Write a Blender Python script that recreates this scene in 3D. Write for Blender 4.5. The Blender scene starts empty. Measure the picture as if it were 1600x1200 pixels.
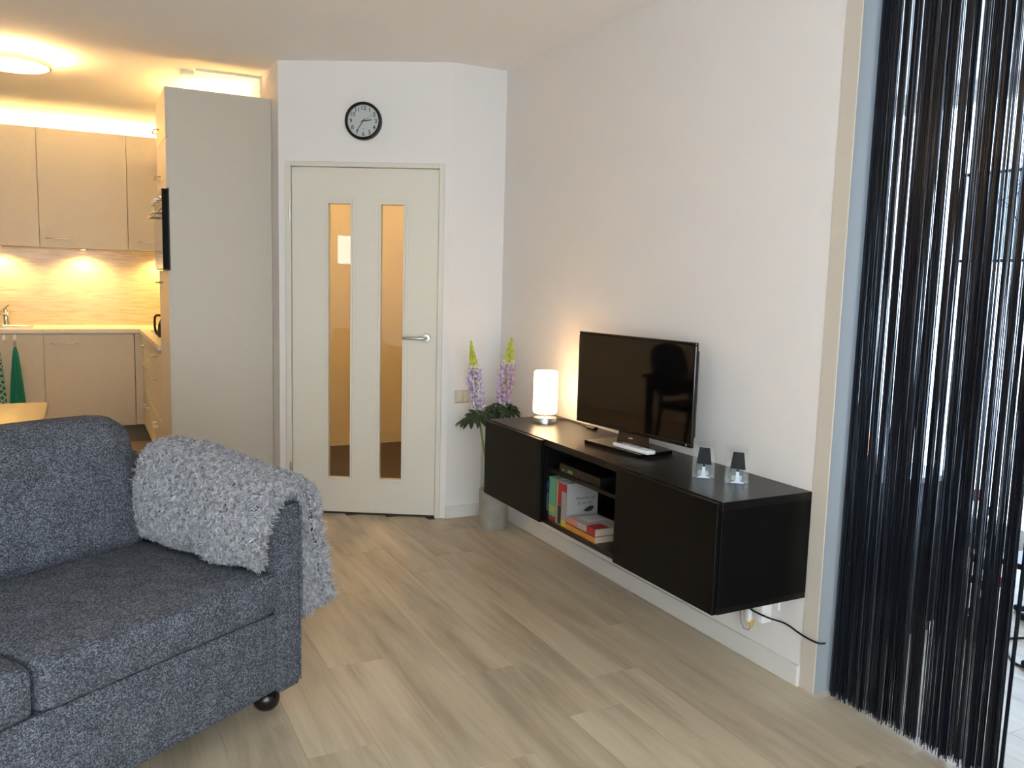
import bpy, bmesh, math, random
from mathutils import Vector, Matrix
random.seed(7)
sc = bpy.context.scene
COL = sc.collection
PI = math.pi

# ------------------------------------------------------------------ camera
F_PX, YAW, PITCH, ROLL = 1310.94, 0.4787, 0.1195, 0.0268
CAM = Vector((-2.2985, 0.0, 1.4329))
fw = Vector((math.sin(YAW) * math.cos(PITCH), math.cos(YAW) * math.cos(PITCH), -math.sin(PITCH)))
r0 = Vector((math.cos(YAW), -math.sin(YAW), 0))
u0 = r0.cross(fw)
rt = r0 * math.cos(ROLL) + u0 * math.sin(ROLL)
up = -r0 * math.sin(ROLL) + u0 * math.cos(ROLL)
cd = bpy.data.cameras.new('camera')
cam = bpy.data.objects.new('camera', cd)
COL.objects.link(cam)
m = Matrix((rt, up, -fw)).transposed().to_4x4()
m.translation = CAM
cam.matrix_world = m
cd.sensor_fit = 'HORIZONTAL'
cd.sensor_width = 36.0
cd.lens = 36.0 * F_PX / 1600.0
cd.clip_start = 0.05
sc.camera = cam

# ------------------------------------------------------------------ world, light, exposure
SKY = 5.0
w = bpy.data.worlds.new('sky')
sc.world = w
w.use_nodes = True
bg = w.node_tree.nodes['Background']
bg.inputs[0].default_value = (0.88, 0.935, 1.0, 1)
bg.inputs[1].default_value = SKY
sc.view_settings.view_transform = 'Standard'
sc.view_settings.look = 'None'
sc.view_settings.gamma = 1.0
sc.view_settings.exposure = 1.23
sc.view_settings.use_curve_mapping = False
sc.cycles.use_denoising = True
sc.cycles.max_bounces = 10
sc.cycles.diffuse_bounces = 6
sc.cycles.transparent_max_bounces = 24
sc.cycles.sample_clamp_indirect = 10.0
sc.cycles.caustics_reflective = False
sc.cycles.caustics_refractive = False

WARM = (1.0, 0.62, 0.27)

def portal(name, loc, rot, sx, sy):
    l = bpy.data.lights.new(name, 'AREA')
    l.shape = 'RECTANGLE'; l.size = sx; l.size_y = sy
    l.cycles.is_portal = True
    o = bpy.data.objects.new(name, l)
    o.location = loc; o.rotation_euler = rot
    COL.objects.link(o)

# daylight comes only from the sky through these three window openings
WIN_REAR = (-4.2, -1.0, 0.35, 2.5)      # x0 x1 z0 z1 at y = -1.5
WIN_LEFT = (0.95, 1.46, 1.58, 1.97)       # y0 y1 z0 z1 at x = -4.5
WIN_SIDE = (0.8, 4.5, 0.06, 2.62)        # y0 y1 z0 z1 at x = 2.4
portal('rear_window_portal', (-2.6, -1.58, 1.425), (-PI / 2, 0, 0), 3.2, 2.15)
portal('left_window_portal', (-4.58, 1.205, 1.775), (0, -PI / 2, 0), 0.39, 0.51)
portal('side_window_portal', (2.48, 2.65, 1.34), (0, PI / 2, 0), 2.56, 3.7)

# ------------------------------------------------------------------ materials
def lin(c):
    return tuple((v / 12.92 if v <= 0.04045 else ((v + 0.055) / 1.055) ** 2.4) for v in [x / 255.0 for x in c])

MATS = {}
def mat(name, rgb, rough=0.5, metal=0.0, spec=0.5, var=0.0, vscale=8.0, stretch=(1, 1, 1), bump=0.0, bscale=200.0,
        trans=0.0, emit=None, estr=0.0, coat=0.0, ior=1.45, rgb2=None, sheen=0.0):
    if name in MATS:
        return MATS[name]
    M = bpy.data.materials.new(name)
    M.use_nodes = True
    nt = M.node_tree
    p = nt.nodes['Principled BSDF']
    c = lin(rgb)
    p.inputs['Base Color'].default_value = (*c, 1)
    p.inputs['Roughness'].default_value = rough
    p.inputs['Metallic'].default_value = metal
    p.inputs['Specular IOR Level'].default_value = spec
    p.inputs['Transmission Weight'].default_value = trans
    p.inputs['IOR'].default_value = ior
    p.inputs['Coat Weight'].default_value = coat
    p.inputs['Sheen Weight'].default_value = sheen
    if emit:
        p.inputs['Emission Color'].default_value = (*emit, 1)
        p.inputs['Emission Strength'].default_value = estr
    if var or bump:
        tc = nt.nodes.new('ShaderNodeTexCoord')
        mp = nt.nodes.new('ShaderNodeMapping')
        mp.inputs['Scale'].default_value = stretch
        nt.links.new(tc.outputs['Object'], mp.inputs[0])
    if var:
        n = nt.nodes.new('ShaderNodeTexNoise')
        n.inputs['Scale'].default_value = vscale
        n.inputs['Detail'].default_value = 6
        n.inputs['Roughness'].default_value = 0.65
        nt.links.new(mp.outputs[0], n.inputs['Vector'])
        mr = nt.nodes.new('ShaderNodeMapRange')
        mr.inputs[1].default_value = 0.3; mr.inputs[2].default_value = 0.7
        nt.links.new(n.outputs['Fac'], mr.inputs[0])
        mx = nt.nodes.new('ShaderNodeMix')
        mx.data_type = 'RGBA'
        c2 = lin(rgb2) if rgb2 else tuple(min(1, v * (1 + var)) for v in c)
        c1 = c if rgb2 else tuple(v * (1 - var) for v in c)
        mx.inputs[6].default_value = (*c1, 1); mx.inputs[7].default_value = (*c2, 1)
        nt.links.new(mr.outputs[0], mx.inputs[0])
        nt.links.new(mx.outputs[2], p.inputs['Base Color'])
    if bump:
        n2 = nt.nodes.new('ShaderNodeTexNoise')
        n2.inputs['Scale'].default_value = bscale
        n2.inputs['Detail'].default_value = 3
        nt.links.new(mp.outputs[0], n2.inputs['Vector'])
        b = nt.nodes.new('ShaderNodeBump')
        b.inputs['Strength'].default_value = bump
        b.inputs['Distance'].default_value = 0.002
        nt.links.new(n2.outputs['Fac'], b.inputs['Height'])
        nt.links.new(b.outputs[0], p.inputs['Normal'])
    MATS[name] = M
    return M

def pane_mat(name, tint, gloss=0.06):
    M = bpy.data.materials.new(name); M.use_nodes = True
    nt = M.node_tree
    nt.nodes.remove(nt.nodes['Principled BSDF'])
    out = nt.nodes['Material Output']
    t = nt.nodes.new('ShaderNodeBsdfTransparent'); t.inputs[0].default_value = (*tint, 1)
    g = nt.nodes.new('ShaderNodeBsdfGlossy'); g.inputs['Roughness'].default_value = 0.02
    lw = nt.nodes.new('ShaderNodeLayerWeight'); lw.inputs[0].default_value = 0.5
    pw = nt.nodes.new('ShaderNodeMath'); pw.operation = 'POWER'; pw.inputs[1].default_value = 4.0
    nt.links.new(lw.outputs['Facing'], pw.inputs[0])
    ad = nt.nodes.new('ShaderNodeMath'); ad.operation = 'MULTIPLY_ADD'; ad.inputs[1].default_value = 0.55; ad.inputs[2].default_value = 0.04 + gloss
    nt.links.new(pw.outputs[0], ad.inputs[0])
    mx = nt.nodes.new('ShaderNodeMixShader')
    nt.links.new(ad.outputs[0], mx.inputs[0])
    nt.links.new(t.outputs[0], mx.inputs[1]); nt.links.new(g.outputs[0], mx.inputs[2])
    nt.links.new(mx.outputs[0], out.inputs[0])
    return M

def plank_material():
    M = bpy.data.materials.new('oak_plank'); M.use_nodes = True
    nt = M.node_tree; p = nt.nodes['Principled BSDF']
    tc = nt.nodes.new('ShaderNodeTexCoord'); oi = nt.nodes.new('ShaderNodeObjectInfo')
    add = nt.nodes.new('ShaderNodeVectorMath'); add.operation = 'ADD'
    mul = nt.nodes.new('ShaderNodeMath'); mul.operation = 'MULTIPLY'; mul.inputs[1].default_value = 37.0
    nt.links.new(oi.outputs['Random'], mul.inputs[0])
    cmb = nt.nodes.new('ShaderNodeCombineXYZ')
    for i in range(3): nt.links.new(mul.outputs[0], cmb.inputs[i])
    nt.links.new(tc.outputs['Object'], add.inputs[0]); nt.links.new(cmb.outputs[0], add.inputs[1])
    mp = nt.nodes.new('ShaderNodeMapping'); mp.inputs['Scale'].default_value = (6.0, 0.8, 6.0)
    nt.links.new(add.outputs[0], mp.inputs[0])
    n = nt.nodes.new('ShaderNodeTexNoise'); n.inputs['Scale'].default_value = 1.6; n.inputs['Detail'].default_value = 8
    n.inputs['Roughness'].default_value = 0.62; n.inputs['Distortion'].default_value = 0.35
    nt.links.new(mp.outputs[0], n.inputs['Vector'])
    mp2 = nt.nodes.new('ShaderNodeMapping'); mp2.inputs['Scale'].default_value = (110, 5, 110)
    nt.links.new(add.outputs[0], mp2.inputs[0])
    n2 = nt.nodes.new('ShaderNodeTexNoise'); n2.inputs['Scale'].default_value = 1.0; n2.inputs['Detail'].default_value = 3
    nt.links.new(mp2.outputs[0], n2.inputs['Vector'])
    mp3 = nt.nodes.new('ShaderNodeMapping'); mp3.inputs['Scale'].default_value = (2.6, 1.5, 2.6)
    nt.links.new(add.outputs[0], mp3.inputs[0])
    n3 = nt.nodes.new('ShaderNodeTexNoise'); n3.inputs['Scale'].default_value = 1.3; n3.inputs['Detail'].default_value = 2
    nt.links.new(mp3.outputs[0], n3.inputs['Vector'])
    ramp = nt.nodes.new('ShaderNodeValToRGB')
    ramp.color_ramp.elements[0].position = 0.32; ramp.color_ramp.elements[0].color = (*lin((154, 139, 117)), 1)
    ramp.color_ramp.elements[1].position = 0.66; ramp.color_ramp.elements[1].color = (*lin((194, 180, 156)), 1)
    e = ramp.color_ramp.elements.new(0.5); e.color = (*lin((180, 165, 142)), 1)
    nt.links.new(n.outputs['Fac'], ramp.inputs[0])
    # fine grain
    mr = nt.nodes.new('ShaderNodeMapRange'); mr.inputs[1].default_value = 0.3; mr.inputs[2].default_value = 0.7
    mr.inputs[3].default_value = 0.95; mr.inputs[4].default_value = 1.04
    nt.links.new(n2.outputs['Fac'], mr.inputs[0])
    mr2 = nt.nodes.new('ShaderNodeMapRange'); mr2.inputs[3].default_value = 0.90; mr2.inputs[4].default_value = 1.06
    nt.links.new(oi.outputs['Random'], mr2.inputs[0])
    mr3 = nt.nodes.new('ShaderNodeMapRange'); mr3.inputs[1].default_value = 0.3; mr3.inputs[2].default_value = 0.7
    mr3.inputs[3].default_value = 0.9; mr3.inputs[4].default_value = 1.08
    nt.links.new(n3.outputs['Fac'], mr3.inputs[0])
    m1 = nt.nodes.new('ShaderNodeMath'); m1.operation = 'MULTIPLY'
    nt.links.new(mr.outputs[0], m1.inputs[0]); nt.links.new(mr2.outputs[0], m1.inputs[1])
    m2 = nt.nodes.new('ShaderNodeMath'); m2.operation = 'MULTIPLY'
    nt.links.new(m1.outputs[0], m2.inputs[0]); nt.links.new(mr3.outputs[0], m2.inputs[1])
    sc_ = nt.nodes.new('ShaderNodeVectorMath'); sc_.operation = 'SCALE'
    nt.links.new(ramp.outputs[0], sc_.inputs[0]); nt.links.new(m2.outputs[0], sc_.inputs['Scale'])
    nt.links.new(sc_.outputs[0], p.inputs['Base Color'])
    p.inputs['Roughness'].default_value = 0.42
    p.inputs['Specular IOR Level'].default_value = 0.4
    b = nt.nodes.new('ShaderNodeBump'); b.inputs['Strength'].default_value = 0.05; b.inputs['Distance'].default_value = 0.001
    nt.links.new(n2.outputs['Fac'], b.inputs['Height']); nt.links.new(b.outputs[0], p.inputs['Normal'])
    return M

def tweed_material():
    M = bpy.data.materials.new('tweed'); M.use_nodes = True
    nt = M.node_tree; p = nt.nodes['Principled BSDF']
    tc = nt.nodes.new('ShaderNodeTexCoord')
    v = nt.nodes.new('ShaderNodeTexVoronoi'); v.inputs['Scale'].default_value = 330
    nt.links.new(tc.outputs['Object'], v.inputs['Vector'])
    n = nt.nodes.new('ShaderNodeTexNoise'); n.inputs['Scale'].default_value = 230; n.inputs['Detail'].default_value = 4
    n.inputs['Roughness'].default_value = 0.8
    nt.links.new(tc.outputs['Object'], n.inputs['Vector'])
    n3 = nt.nodes.new('ShaderNodeTexNoise'); n3.inputs['Scale'].default_value = 14; n3.inputs['Detail'].default_value = 4
    nt.links.new(tc.outputs['Object'], n3.inputs['Vector'])
    sep = nt.nodes.new('ShaderNodeSeparateColor')
    nt.links.new(v.outputs['Color'], sep.inputs[0])
    a = nt.nodes.new('ShaderNodeMath'); a.operation = 'MULTIPLY'; a.inputs[1].default_value = 0.5
    nt.links.new(sep.outputs[0], a.inputs[0])
    a2 = nt.nodes.new('ShaderNodeMath'); a2.operation = 'MULTIPLY_ADD'; a2.inputs[1].default_value = 0.55
    nt.links.new(n.outputs['Fac'], a2.inputs[0]); nt.links.new(a.outputs[0], a2.inputs[2])
    a3 = nt.nodes.new('ShaderNodeMath'); a3.operation = 'MULTIPLY_ADD'; a3.inputs[1].default_value = 0.25
    nt.links.new(n3.outputs['Fac'], a3.inputs[0]); nt.links.new(a2.outputs[0], a3.inputs[2])
    ramp = nt.nodes.new('ShaderNodeValToRGB')
    ramp.color_ramp.elements[0].position = 0.36; ramp.color_ramp.elements[0].color = (*lin((40, 42, 47)), 1)
    ramp.color_ramp.elements[1].position = 0.98; ramp.color_ramp.elements[1].color = (*lin((128, 132, 142)), 1)
    e = ramp.color_ramp.elements.new(0.68); e.color = (*lin((75, 78, 86)), 1)
    nt.links.new(a3.outputs[0], ramp.inputs[0])
    nt.links.new(ramp.outputs[0], p.inputs['Base Color'])
    p.inputs['Roughness'].default_value = 0.95
    p.inputs['Specular IOR Level'].default_value = 0.15
    p.inputs['Sheen Weight'].default_value = 0.0
    b = nt.nodes.new('ShaderNodeBump'); b.inputs['Strength'].default_value = 0.5; b.inputs['Distance'].default_value = 0.002
    nt.links.new(a2.outputs[0], b.inputs['Height']); nt.links.new(b.outputs[0], p.inputs['Normal'])
    return M

def plaid_material():
    M = bpy.data.materials.new('plaid_cloth'); M.use_nodes = True
    nt = M.node_tree; p = nt.nodes['Principled BSDF']
    tc = nt.nodes.new('ShaderNodeTexCoord')
    fs = []
    for rot, ax in ((0.9, 'X'), (0.9, 'Z')):
        wv = nt.nodes.new('ShaderNodeTexWave'); wv.bands_direction = ax
        wv.inputs['Scale'].default_value = 9.0
        mp = nt.nodes.new('ShaderNodeMapping'); mp.inputs['Rotation'].default_value = (0, rot, 0)
        nt.links.new(tc.outputs['Object'], mp.inputs[0]); nt.links.new(mp.outputs[0], wv.inputs['Vector'])
        th = nt.nodes.new('ShaderNodeMath'); th.operation = 'GREATER_THAN'; th.inputs[1].default_value = 0.86
        nt.links.new(wv.outputs['Fac'], th.inputs[0]); fs.append(th)
    mxm = nt.nodes.new('ShaderNodeMath'); mxm.operation = 'MAXIMUM'
    nt.links.new(fs[0].outputs[0], mxm.inputs[0]); nt.links.new(fs[1].outputs[0], mxm.inputs[1])
    mx = nt.nodes.new('ShaderNodeMix'); mx.data_type = 'RGBA'
    mx.inputs[6].default_value = (*lin((40, 120, 120)), 1); mx.inputs[7].default_value = (*lin((190, 205, 190)), 1)
    nt.links.new(mxm.outputs[0], mx.inputs[0]); nt.links.new(mx.outputs[2], p.inputs['Base Color'])
    p.inputs['Roughness'].default_value = 0.9
    return M

WALL = mat('wall_paint', (219, 217, 215), 0.85, bump=0.25, bscale=160, spec=0.25)
WALLP = mat('wall_wallpaper', (219, 215, 212), 0.85, bump=0.35, bscale=220, stretch=(1, 1, 0.35), spec=0.25)
CEIL = mat('ceiling_paint', (240, 237, 234), 0.9, bump=0.15, bscale=120, spec=0.2)
TRIM = mat('trim_paint', (212, 210, 204), 0.4)
JAMB = mat('jamb_paint', (194, 186, 174), 0.45)
DOORW = mat('door_paint', (210, 206, 194), 0.4)
GREIGE = mat('cabinet_greige', (187, 180, 166), 0.45, var=0.03, vscale=60)
CARCASS = mat('cabinet_carcass', (205, 200, 190), 0.6)
PLINTH = mat('plinth_grey', (110, 105, 98), 0.5)
STEEL = mat('brushed_steel', (190, 188, 184), 0.32, metal=1.0)
CHROME = mat('chrome', (220, 220, 220), 0.08, metal=1.0)
BLACKP = mat('black_plastic', (16, 16, 17), 0.35)
BLACKG = mat('black_gloss', (6, 6, 7), 0.04, spec=0.6)
BLACKW = mat('black_brown_wood', (11, 10, 9), 0.42, var=0.35, vscale=5, stretch=(14, 14, 0.7), bump=0.15, bscale=8, spec=0.18)
BLACKT = mat('black_brown_top', (20, 17, 15), 0.33, var=0.35, vscale=5, stretch=(14, 0.7, 14), bump=0.1, bscale=8, spec=0.35)
WHITEP = mat('white_plastic', (225, 225, 225), 0.35)
BEIGEP = mat('beige_plastic', (200, 192, 172), 0.4)
SPLASH = mat('splash_wood', (178, 150, 114), 0.25, var=0.2, vscale=4, stretch=(1.2, 1, 16), rgb2=(212, 190, 156))
WORKT = mat('worktop_laminate', (214, 204, 186), 0.3, var=0.06, vscale=30)
FABRIC = tweed_material()
BLANK = mat('blanket_pile', (80, 80, 85), 0.95, var=0.3, vscale=70, rgb2=(180, 180, 185), spec=0.1, sheen=0.3)
BLANKB = mat('blanket_base', (58, 58, 62), 0.95, var=0.2, vscale=60, spec=0.1)
DARKF = mat('foot_wood', (22, 18, 16), 0.25)
TABLEW = mat('table_dark_wood', (34, 24, 18), 0.14, var=0.25, vscale=4, stretch=(1, 10, 10))
GLASSV = pane_mat('vase_glass', (0.93, 0.95, 0.94), 0.04)
PANE = pane_mat('window_glass', (0.96, 0.98, 0.98), 0.0)
DOORGL = pane_mat('door_glass', (0.92, 0.90, 0.85), 0.0)
HOLDGL = pane_mat('holder_glass', (0.965, 0.985, 0.985), 0.0)
DIMGL = pane_mat('side_window_dimming_glass', (0.62, 0.69, 0.77), 0.0)  # grey tint added to dim the daylight entering the adjoining room
SHADEM = mat('lit_opal_glass', (250, 240, 220), 0.4, emit=(1.0, 0.66, 0.34), estr=5.0)
LEDM = mat('led_tube', (255, 250, 240), 0.4, emit=(1.0, 0.62, 0.22), estr=240.0)
CLAMPM = mat('ceiling_diffuser', (255, 250, 240), 0.4, emit=(1.0, 0.57, 0.19), estr=17.0)
PUCKM = mat('puck_lens', (255, 240, 210), 0.4, emit=(1.0, 0.72, 0.3), estr=30.0)
CONC = mat('vase_concrete', (150, 146, 138), 0.7, var=0.12, vscale=14, bump=0.3, bscale=60)
PLANK = plank_material()

# ------------------------------------------------------------------ mesh helpers
class B:
    """collects shapes into one mesh"""
    def __init__(self):
        self.v = []; self.f = []
    def _add(self, vs, fs):
        o = len(self.v)
        self.v.extend([tuple(p) for p in vs]); self.f.extend([tuple(i + o for i in f) for f in fs])
        return self
    def box(self, x0, x1, y0, y1, z0, z1, bev=0.0, seg=1):
        x0, x1 = min(x0, x1), max(x0, x1); y0, y1 = min(y0, y1), max(y0, y1); z0, z1 = min(z0, z1), max(z0, z1)
        bm = bmesh.new()
        bmesh.ops.create_cube(bm, size=1)
        for q in bm.verts:
            q.co = Vector(((x0 + x1) / 2 + q.co.x * (x1 - x0), (y0 + y1) / 2 + q.co.y * (y1 - y0), (z0 + z1) / 2 + q.co.z * (z1 - z0)))
        if bev:
            bev = min(bev, 0.45 * min(x1 - x0, y1 - y0, z1 - z0))
            bmesh.ops.bevel(bm, geom=bm.edges[:], offset=bev, segments=seg, affect='EDGES', profile=0.5)
        bm.verts.index_update()
        self._add([q.co[:] for q in bm.verts], [[q.index for q in f.verts] for f in bm.faces])
        bm.free()
        return self
    def tube(self, path, r, n=8, cap=True, closed=False):
        P = [Vector(p) for p in path]
        R = r if isinstance(r, (list, tuple)) else [r] * len(P)
        vs = []; fs = []
        prev = None
        for i, p in enumerate(P):
            a = P[max(0, i - 1)]; b = P[min(len(P) - 1, i + 1)]
            if closed:
                a = P[i - 1]; b = P[(i + 1) % len(P)]
            t = (b - a).normalized()
            if prev is None:
                x = t.orthogonal().normalized()
            else:
                x = (prev - t * prev.dot(t)).normalized()
            prev = x
            y = t.cross(x)
            for k in range(n):
                an = 2 * PI * k / n
                vs.append(p + (x * math.cos(an) + y * math.sin(an)) * R[i])
        m_ = len(P)
        for i in range(m_ if closed else m_ - 1):
            j = (i + 1) % m_
            for k in range(n):
                k2 = (k + 1) % n
                fs.append((i * n + k, i * n + k2, j * n + k2, j * n + k))
        if cap and not closed:
            fs.append(tuple(range(n))[::-1]); fs.append(tuple((m_ - 1) * n + k for k in range(n)))
        return self._add(vs, fs)
    def lathe(self, prof, c=(0, 0, 0), n=32, axis='z'):
        """prof: list of (radius, height)"""
        vs = []; fs = []
        for (r, h) in prof:
            for k in range(n):
                an = 2 * PI * k / n
                a, b = r * math.cos(an), r * math.sin(an)
                if axis == 'z': vs.append((c[0] + a, c[1] + b, c[2] + h))
                elif axis == 'y': vs.append((c[0] + b, c[1] + h, c[2] + a))
                else: vs.append((c[0] + h, c[1] + a, c[2] + b))
        m_ = len(prof)
        for i in range(m_ - 1):
            for k in range(n):
                k2 = (k + 1) % n
                fs.append((i * n + k, i * n + k2, (i + 1) * n + k2, (i + 1) * n + k))
        if prof[0][0] > 1e-6: fs.append(tuple(range(n))[::-1])
        if prof[-1][0] > 1e-6: fs.append(tuple((m_ - 1) * n + k for k in range(n)))
        return self._add(vs, fs)
    def prism(self, poly, fn0, fn1):
        """poly of 2D points, fn0/fn1 map a 2D point to the two end faces"""
        n = len(poly)
        vs = [fn0(p) for p in poly] + [fn1(p) for p in poly]
        fs = [tuple(range(n))[::-1], tuple(range(n, 2 * n))]
        for k in range(n):
            k2 = (k + 1) % n
            fs.append((k, k2, n + k2, n + k))
        return self._add(vs, fs)
    def grid(self, pts, close_v=False):
        """pts[i][j] surface"""
        ni, nj = len(pts), len(pts[0])
        vs = [p for row in pts for p in row]
        fs = []
        for i in range(ni - 1):
            for j in range(nj if close_v else nj - 1):
                j2 = (j + 1) % nj
                fs.append((i * nj + j, i * nj + j2, (i + 1) * nj + j2, (i + 1) * nj + j))
        return self._add(vs, fs)
    def rbox(self, x0, x1, y0, y1, z0, z1, r, n=10, crown=(0, 0, 0), fn=None):
        """soft rounded cushion box; crown = bulge per axis"""
        bm = bmesh.new()
        bmesh.ops.create_cube(bm, size=2)
        bmesh.ops.subdivide_edges(bm, edges=bm.edges[:], cuts=n, use_grid_fill=True)
        h = Vector(((x1 - x0) / 2, (y1 - y0) / 2, (z1 - z0) / 2)); c = Vector(((x0 + x1) / 2, (y0 + y1) / 2, (z0 + z1) / 2))
        for q in bm.verts:
            u = q.co.copy()
            # bias samples towards the edges
            s = Vector([math.copysign(1 - (1 - abs(a)) ** 1.0, a) for a in u])
            p = Vector((s.x * h.x, s.y * h.y, s.z * h.z))
            inn = Vector([max(-(h[i] - r), min(h[i] - r, p[i])) for i in range(3)])
            d = p - inn
            # treat cube surface: scale offset to radius r
            if d.length > 1e-9:
                mxa = max(abs(d.x), abs(d.y), abs(d.z))
                p = inn + d.normalized() * (mxa)
            for ax in range(3):
                if crown[ax]:
                    o1, o2 = [(1, 2), (0, 2), (0, 1)][ax]
                    k = max(0, 1 - (u[o1]) ** 2) * max(0, 1 - (u[o2]) ** 2)
                    p[ax] += math.copysign(crown[ax] * k, u[ax]) * abs(u[ax])
            p = p + c
            if fn: p = fn(p)
            q.co = p
        bm.verts.index_update()
        self._add([q.co[:] for q in bm.verts], [[q.index for q in f.verts] for f in bm.faces])
        bm.free()
        return self

def thing(name, label, cat, loc=(0, 0, 0), rotz=0.0, group=None):
    o = bpy.data.objects.new(name, None)
    o.empty_display_size = 0.1
    COL.objects.link(o)
    o.location = loc; o.rotation_euler = (0, 0, rotz)
    o['label'] = label; o['category'] = cat
    if group: o['group'] = group
    return o

def root_of(o):
    while o.parent: o = o.parent
    return o

def part(name, b, material, parent=None, smooth=False, label=None, local=False):
    """mesh object; under an unrotated thing the shape is given in world coordinates"""
    me = bpy.data.meshes.new(name)
    me.from_pydata(b.v, [], b.f)
    if parent is not None:
        r = root_of(parent)
        if r.type == 'EMPTY' and not local and abs(r.rotation_euler.z) < 1e-9:
            me.transform(Matrix.Translation(-Vector(r.location)))
    bm = bmesh.new(); bm.from_mesh(me)
    bmesh.ops.recalc_face_normals(bm, faces=bm.faces[:])
    bm.to_mesh(me); bm.free()
    if smooth:
        for p in me.polygons: p.use_smooth = True
        try:
            me.set_sharp_from_angle(angle=math.radians(smooth if smooth > 1 else 40))
        except Exception:
            pass
    mats = material if isinstance(material, (list, tuple)) else [material]
    for mm in mats: me.materials.append(mm)
    o = bpy.data.objects.new(name, me)
    COL.objects.link(o)
    if parent is not None: o.parent = parent
    if label: o['label'] = label
    return o

def tag(o, label, cat, group=None, kind=None):
    o['label'] = label; o['category'] = cat
    if group: o['group'] = group
    if kind: o['kind'] = kind
    return o

def struct(name, b, material, label=None, cat=None, smooth=False):
    o = part(name, b, material, smooth=smooth)
    o['kind'] = 'structure'
    o['label'] = label or name.replace('_', ' ')
    o['category'] = cat or name.split('_')[0]
    return o

def bow(b, p0, p1, out, r=0.005, stand=0.028):
    """bow handle between two points"""
    p0, p1, out = Vector(p0), Vector(p1), Vector(out).normalized()
    d = (p1 - p0).normalized()
    path = [p0, p0 + out * stand * 0.7, p0 + out * stand + d * 0.012]
    path += [p1 + out * stand - d * 0.012, p1 + out * stand * 0.7, p1]
    b.tube(path, r, 8)
    return b

def text_mesh(s, size):
    cu = bpy.data.curves.new('numeral', 'FONT')
    cu.body = s; cu.size = size; cu.align_x = 'CENTER'; cu.align_y = 'CENTER'
    cu.extrude = 0.0004; cu.resolution_u = 3; cu.offset = 0.0005
    o = bpy.data.objects.new('numeral', cu)
    COL.objects.link(o)
    dg = bpy.context.evaluated_depsgraph_get()
    me = bpy.data.meshes.new_from_object(o.evaluated_get(dg))
    bpy.data.objects.remove(o); bpy.data.curves.remove(cu)
    b = B(); b._add([v.co[:] for v in me.vertices], [tuple(p.vertices) for p in me.polygons])
    bpy.data.meshes.remove(me)
    return b

# ------------------------------------------------------------------ setting
ZC = 2.676
A = Vector((-0.3485, 4.594))
DANG = 0.5342
DV = Vector((-math.cos(DANG), math.sin(DANG)))
DROT = math.atan2(DV.y, DV.x)
BX, BY = A.x + 1.02 * DV.x, A.y + 1.02 * DV.y     # corner left of the door (-1.227, 5.113)

floor = struct('floor', B().box(-4.5, 2.4, -1.5, 8.3, -0.06, -0.012), PLINTH, 'pale oak plank floor running through the living room')
pm = bpy.data.meshes.new('plank')
pb = B().box(-0.1060, 0.1060, 0.0002, 0.9998, -0.012, 0.0, 0.0005)
pm.from_pydata(pb.v, [], pb.f); pm.materials.append(PLANK)
ENDS = {3: 2.667, 1: 2.46, 0: None}
PW = 0.2125; X0 = -0.24 + PW
known = {1: 2.83, 2: 2.46, 3: 2.256, 4: 2.667, 5: 3.61}
def plank(x, y0, y1):
    o = bpy.data.objects.new('plank', pm); COL.objects.link(o)
    o.location = (x, y0, 0); o.scale = (1, y1 - y0, 1); o.parent = floor
for c in range(-11, 21):
    xr = X0 - c * PW                                   # right edge of the column
    xc = xr - PW / 2
    if xc < -4.5 or xc > 2.3: continue
    ymin = -1.5
    if xc > 0.0: ymax = 4.594
    elif xc > A.x: ymax = 4.6
    elif xc > BX: ymax = A.y + (A.x - xc) * math.tan(DANG) + 0.03
    else: ymax = 8.3
    y = known.get(c, random.uniform(1.5, 3.0))
    while y > ymin: y -= 1.5
    while y < ymax:
        a, b_ = max(y, ymin), min(y + 1.5, ymax)
        if b_ - a > 0.03: plank(xc, a, b_)
        y += 1.5
struct('floor_hall', B().box(-1.127, 1.2, 4.694, 7.03, -0.05, -0.002), mat('hall_carpet', (74, 58, 46), 0.9, var=0.2, vscale=80), 'dark brown hall floor behind the glazed door', 'floor')
struct('ceiling', B().box(-4.6, 2.5, -1.6, 8.4, ZC, ZC + 0.1), CEIL, 'white painted ceiling')

struct('wall_right', B().box(0, 0.10, 2.09, 4.594, 0, ZC), WALLP, 'white textured wall behind the television', 'wall')
struct('wall_right_near', B().box(0, 0.10, -1.5, 0.85, 0, ZC), WALLP, 'white wall on the near side of the curtained opening', 'wall')
struct('wall_lintel', B().box(0, 0.10, 0.85, 2.09, 2.55, ZC), WALLP, 'white lintel over the curtained opening', 'wall')
struct('trim_1', B().box(-0.003, 0.103, 2.0225, 2.09, 0, 2.55, 0.0015), JAMB, 'beige painted jamb beside the string curtain', 'trim')
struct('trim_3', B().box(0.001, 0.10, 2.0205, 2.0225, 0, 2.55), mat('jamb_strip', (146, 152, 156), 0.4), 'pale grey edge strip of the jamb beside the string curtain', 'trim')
struct('wall_back', B().box(A.x, 2.4, 4.594, 4.694, 0, ZC), WALL, 'white wall segment with the socket beside the vase', 'wall')
struct('baseboard_right', B().box(-0.015, 0, 2.09, 4.594, 0, 0.079, 0.002), TRIM, 'white baseboard under the television bench')
struct('baseboard_back', B().box(A.x - 0.004, -0.015, 4.579, 4.594, 0, 0.079, 0.002), TRIM, 'white baseboard behind the vase')
struct('wall_kitchen_side', B().box(BX, BX + 0.1, BY, 8.4, 0, ZC), WALL, 'white side wall behind the tall kitchen cabinet', 'wall')
struct('wall_kitchen_back', B().box(-4.6, BX, 8.3, 8.4, -0.06, ZC), WALL, 'white wall at the back of the kitchen', 'wall')

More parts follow.
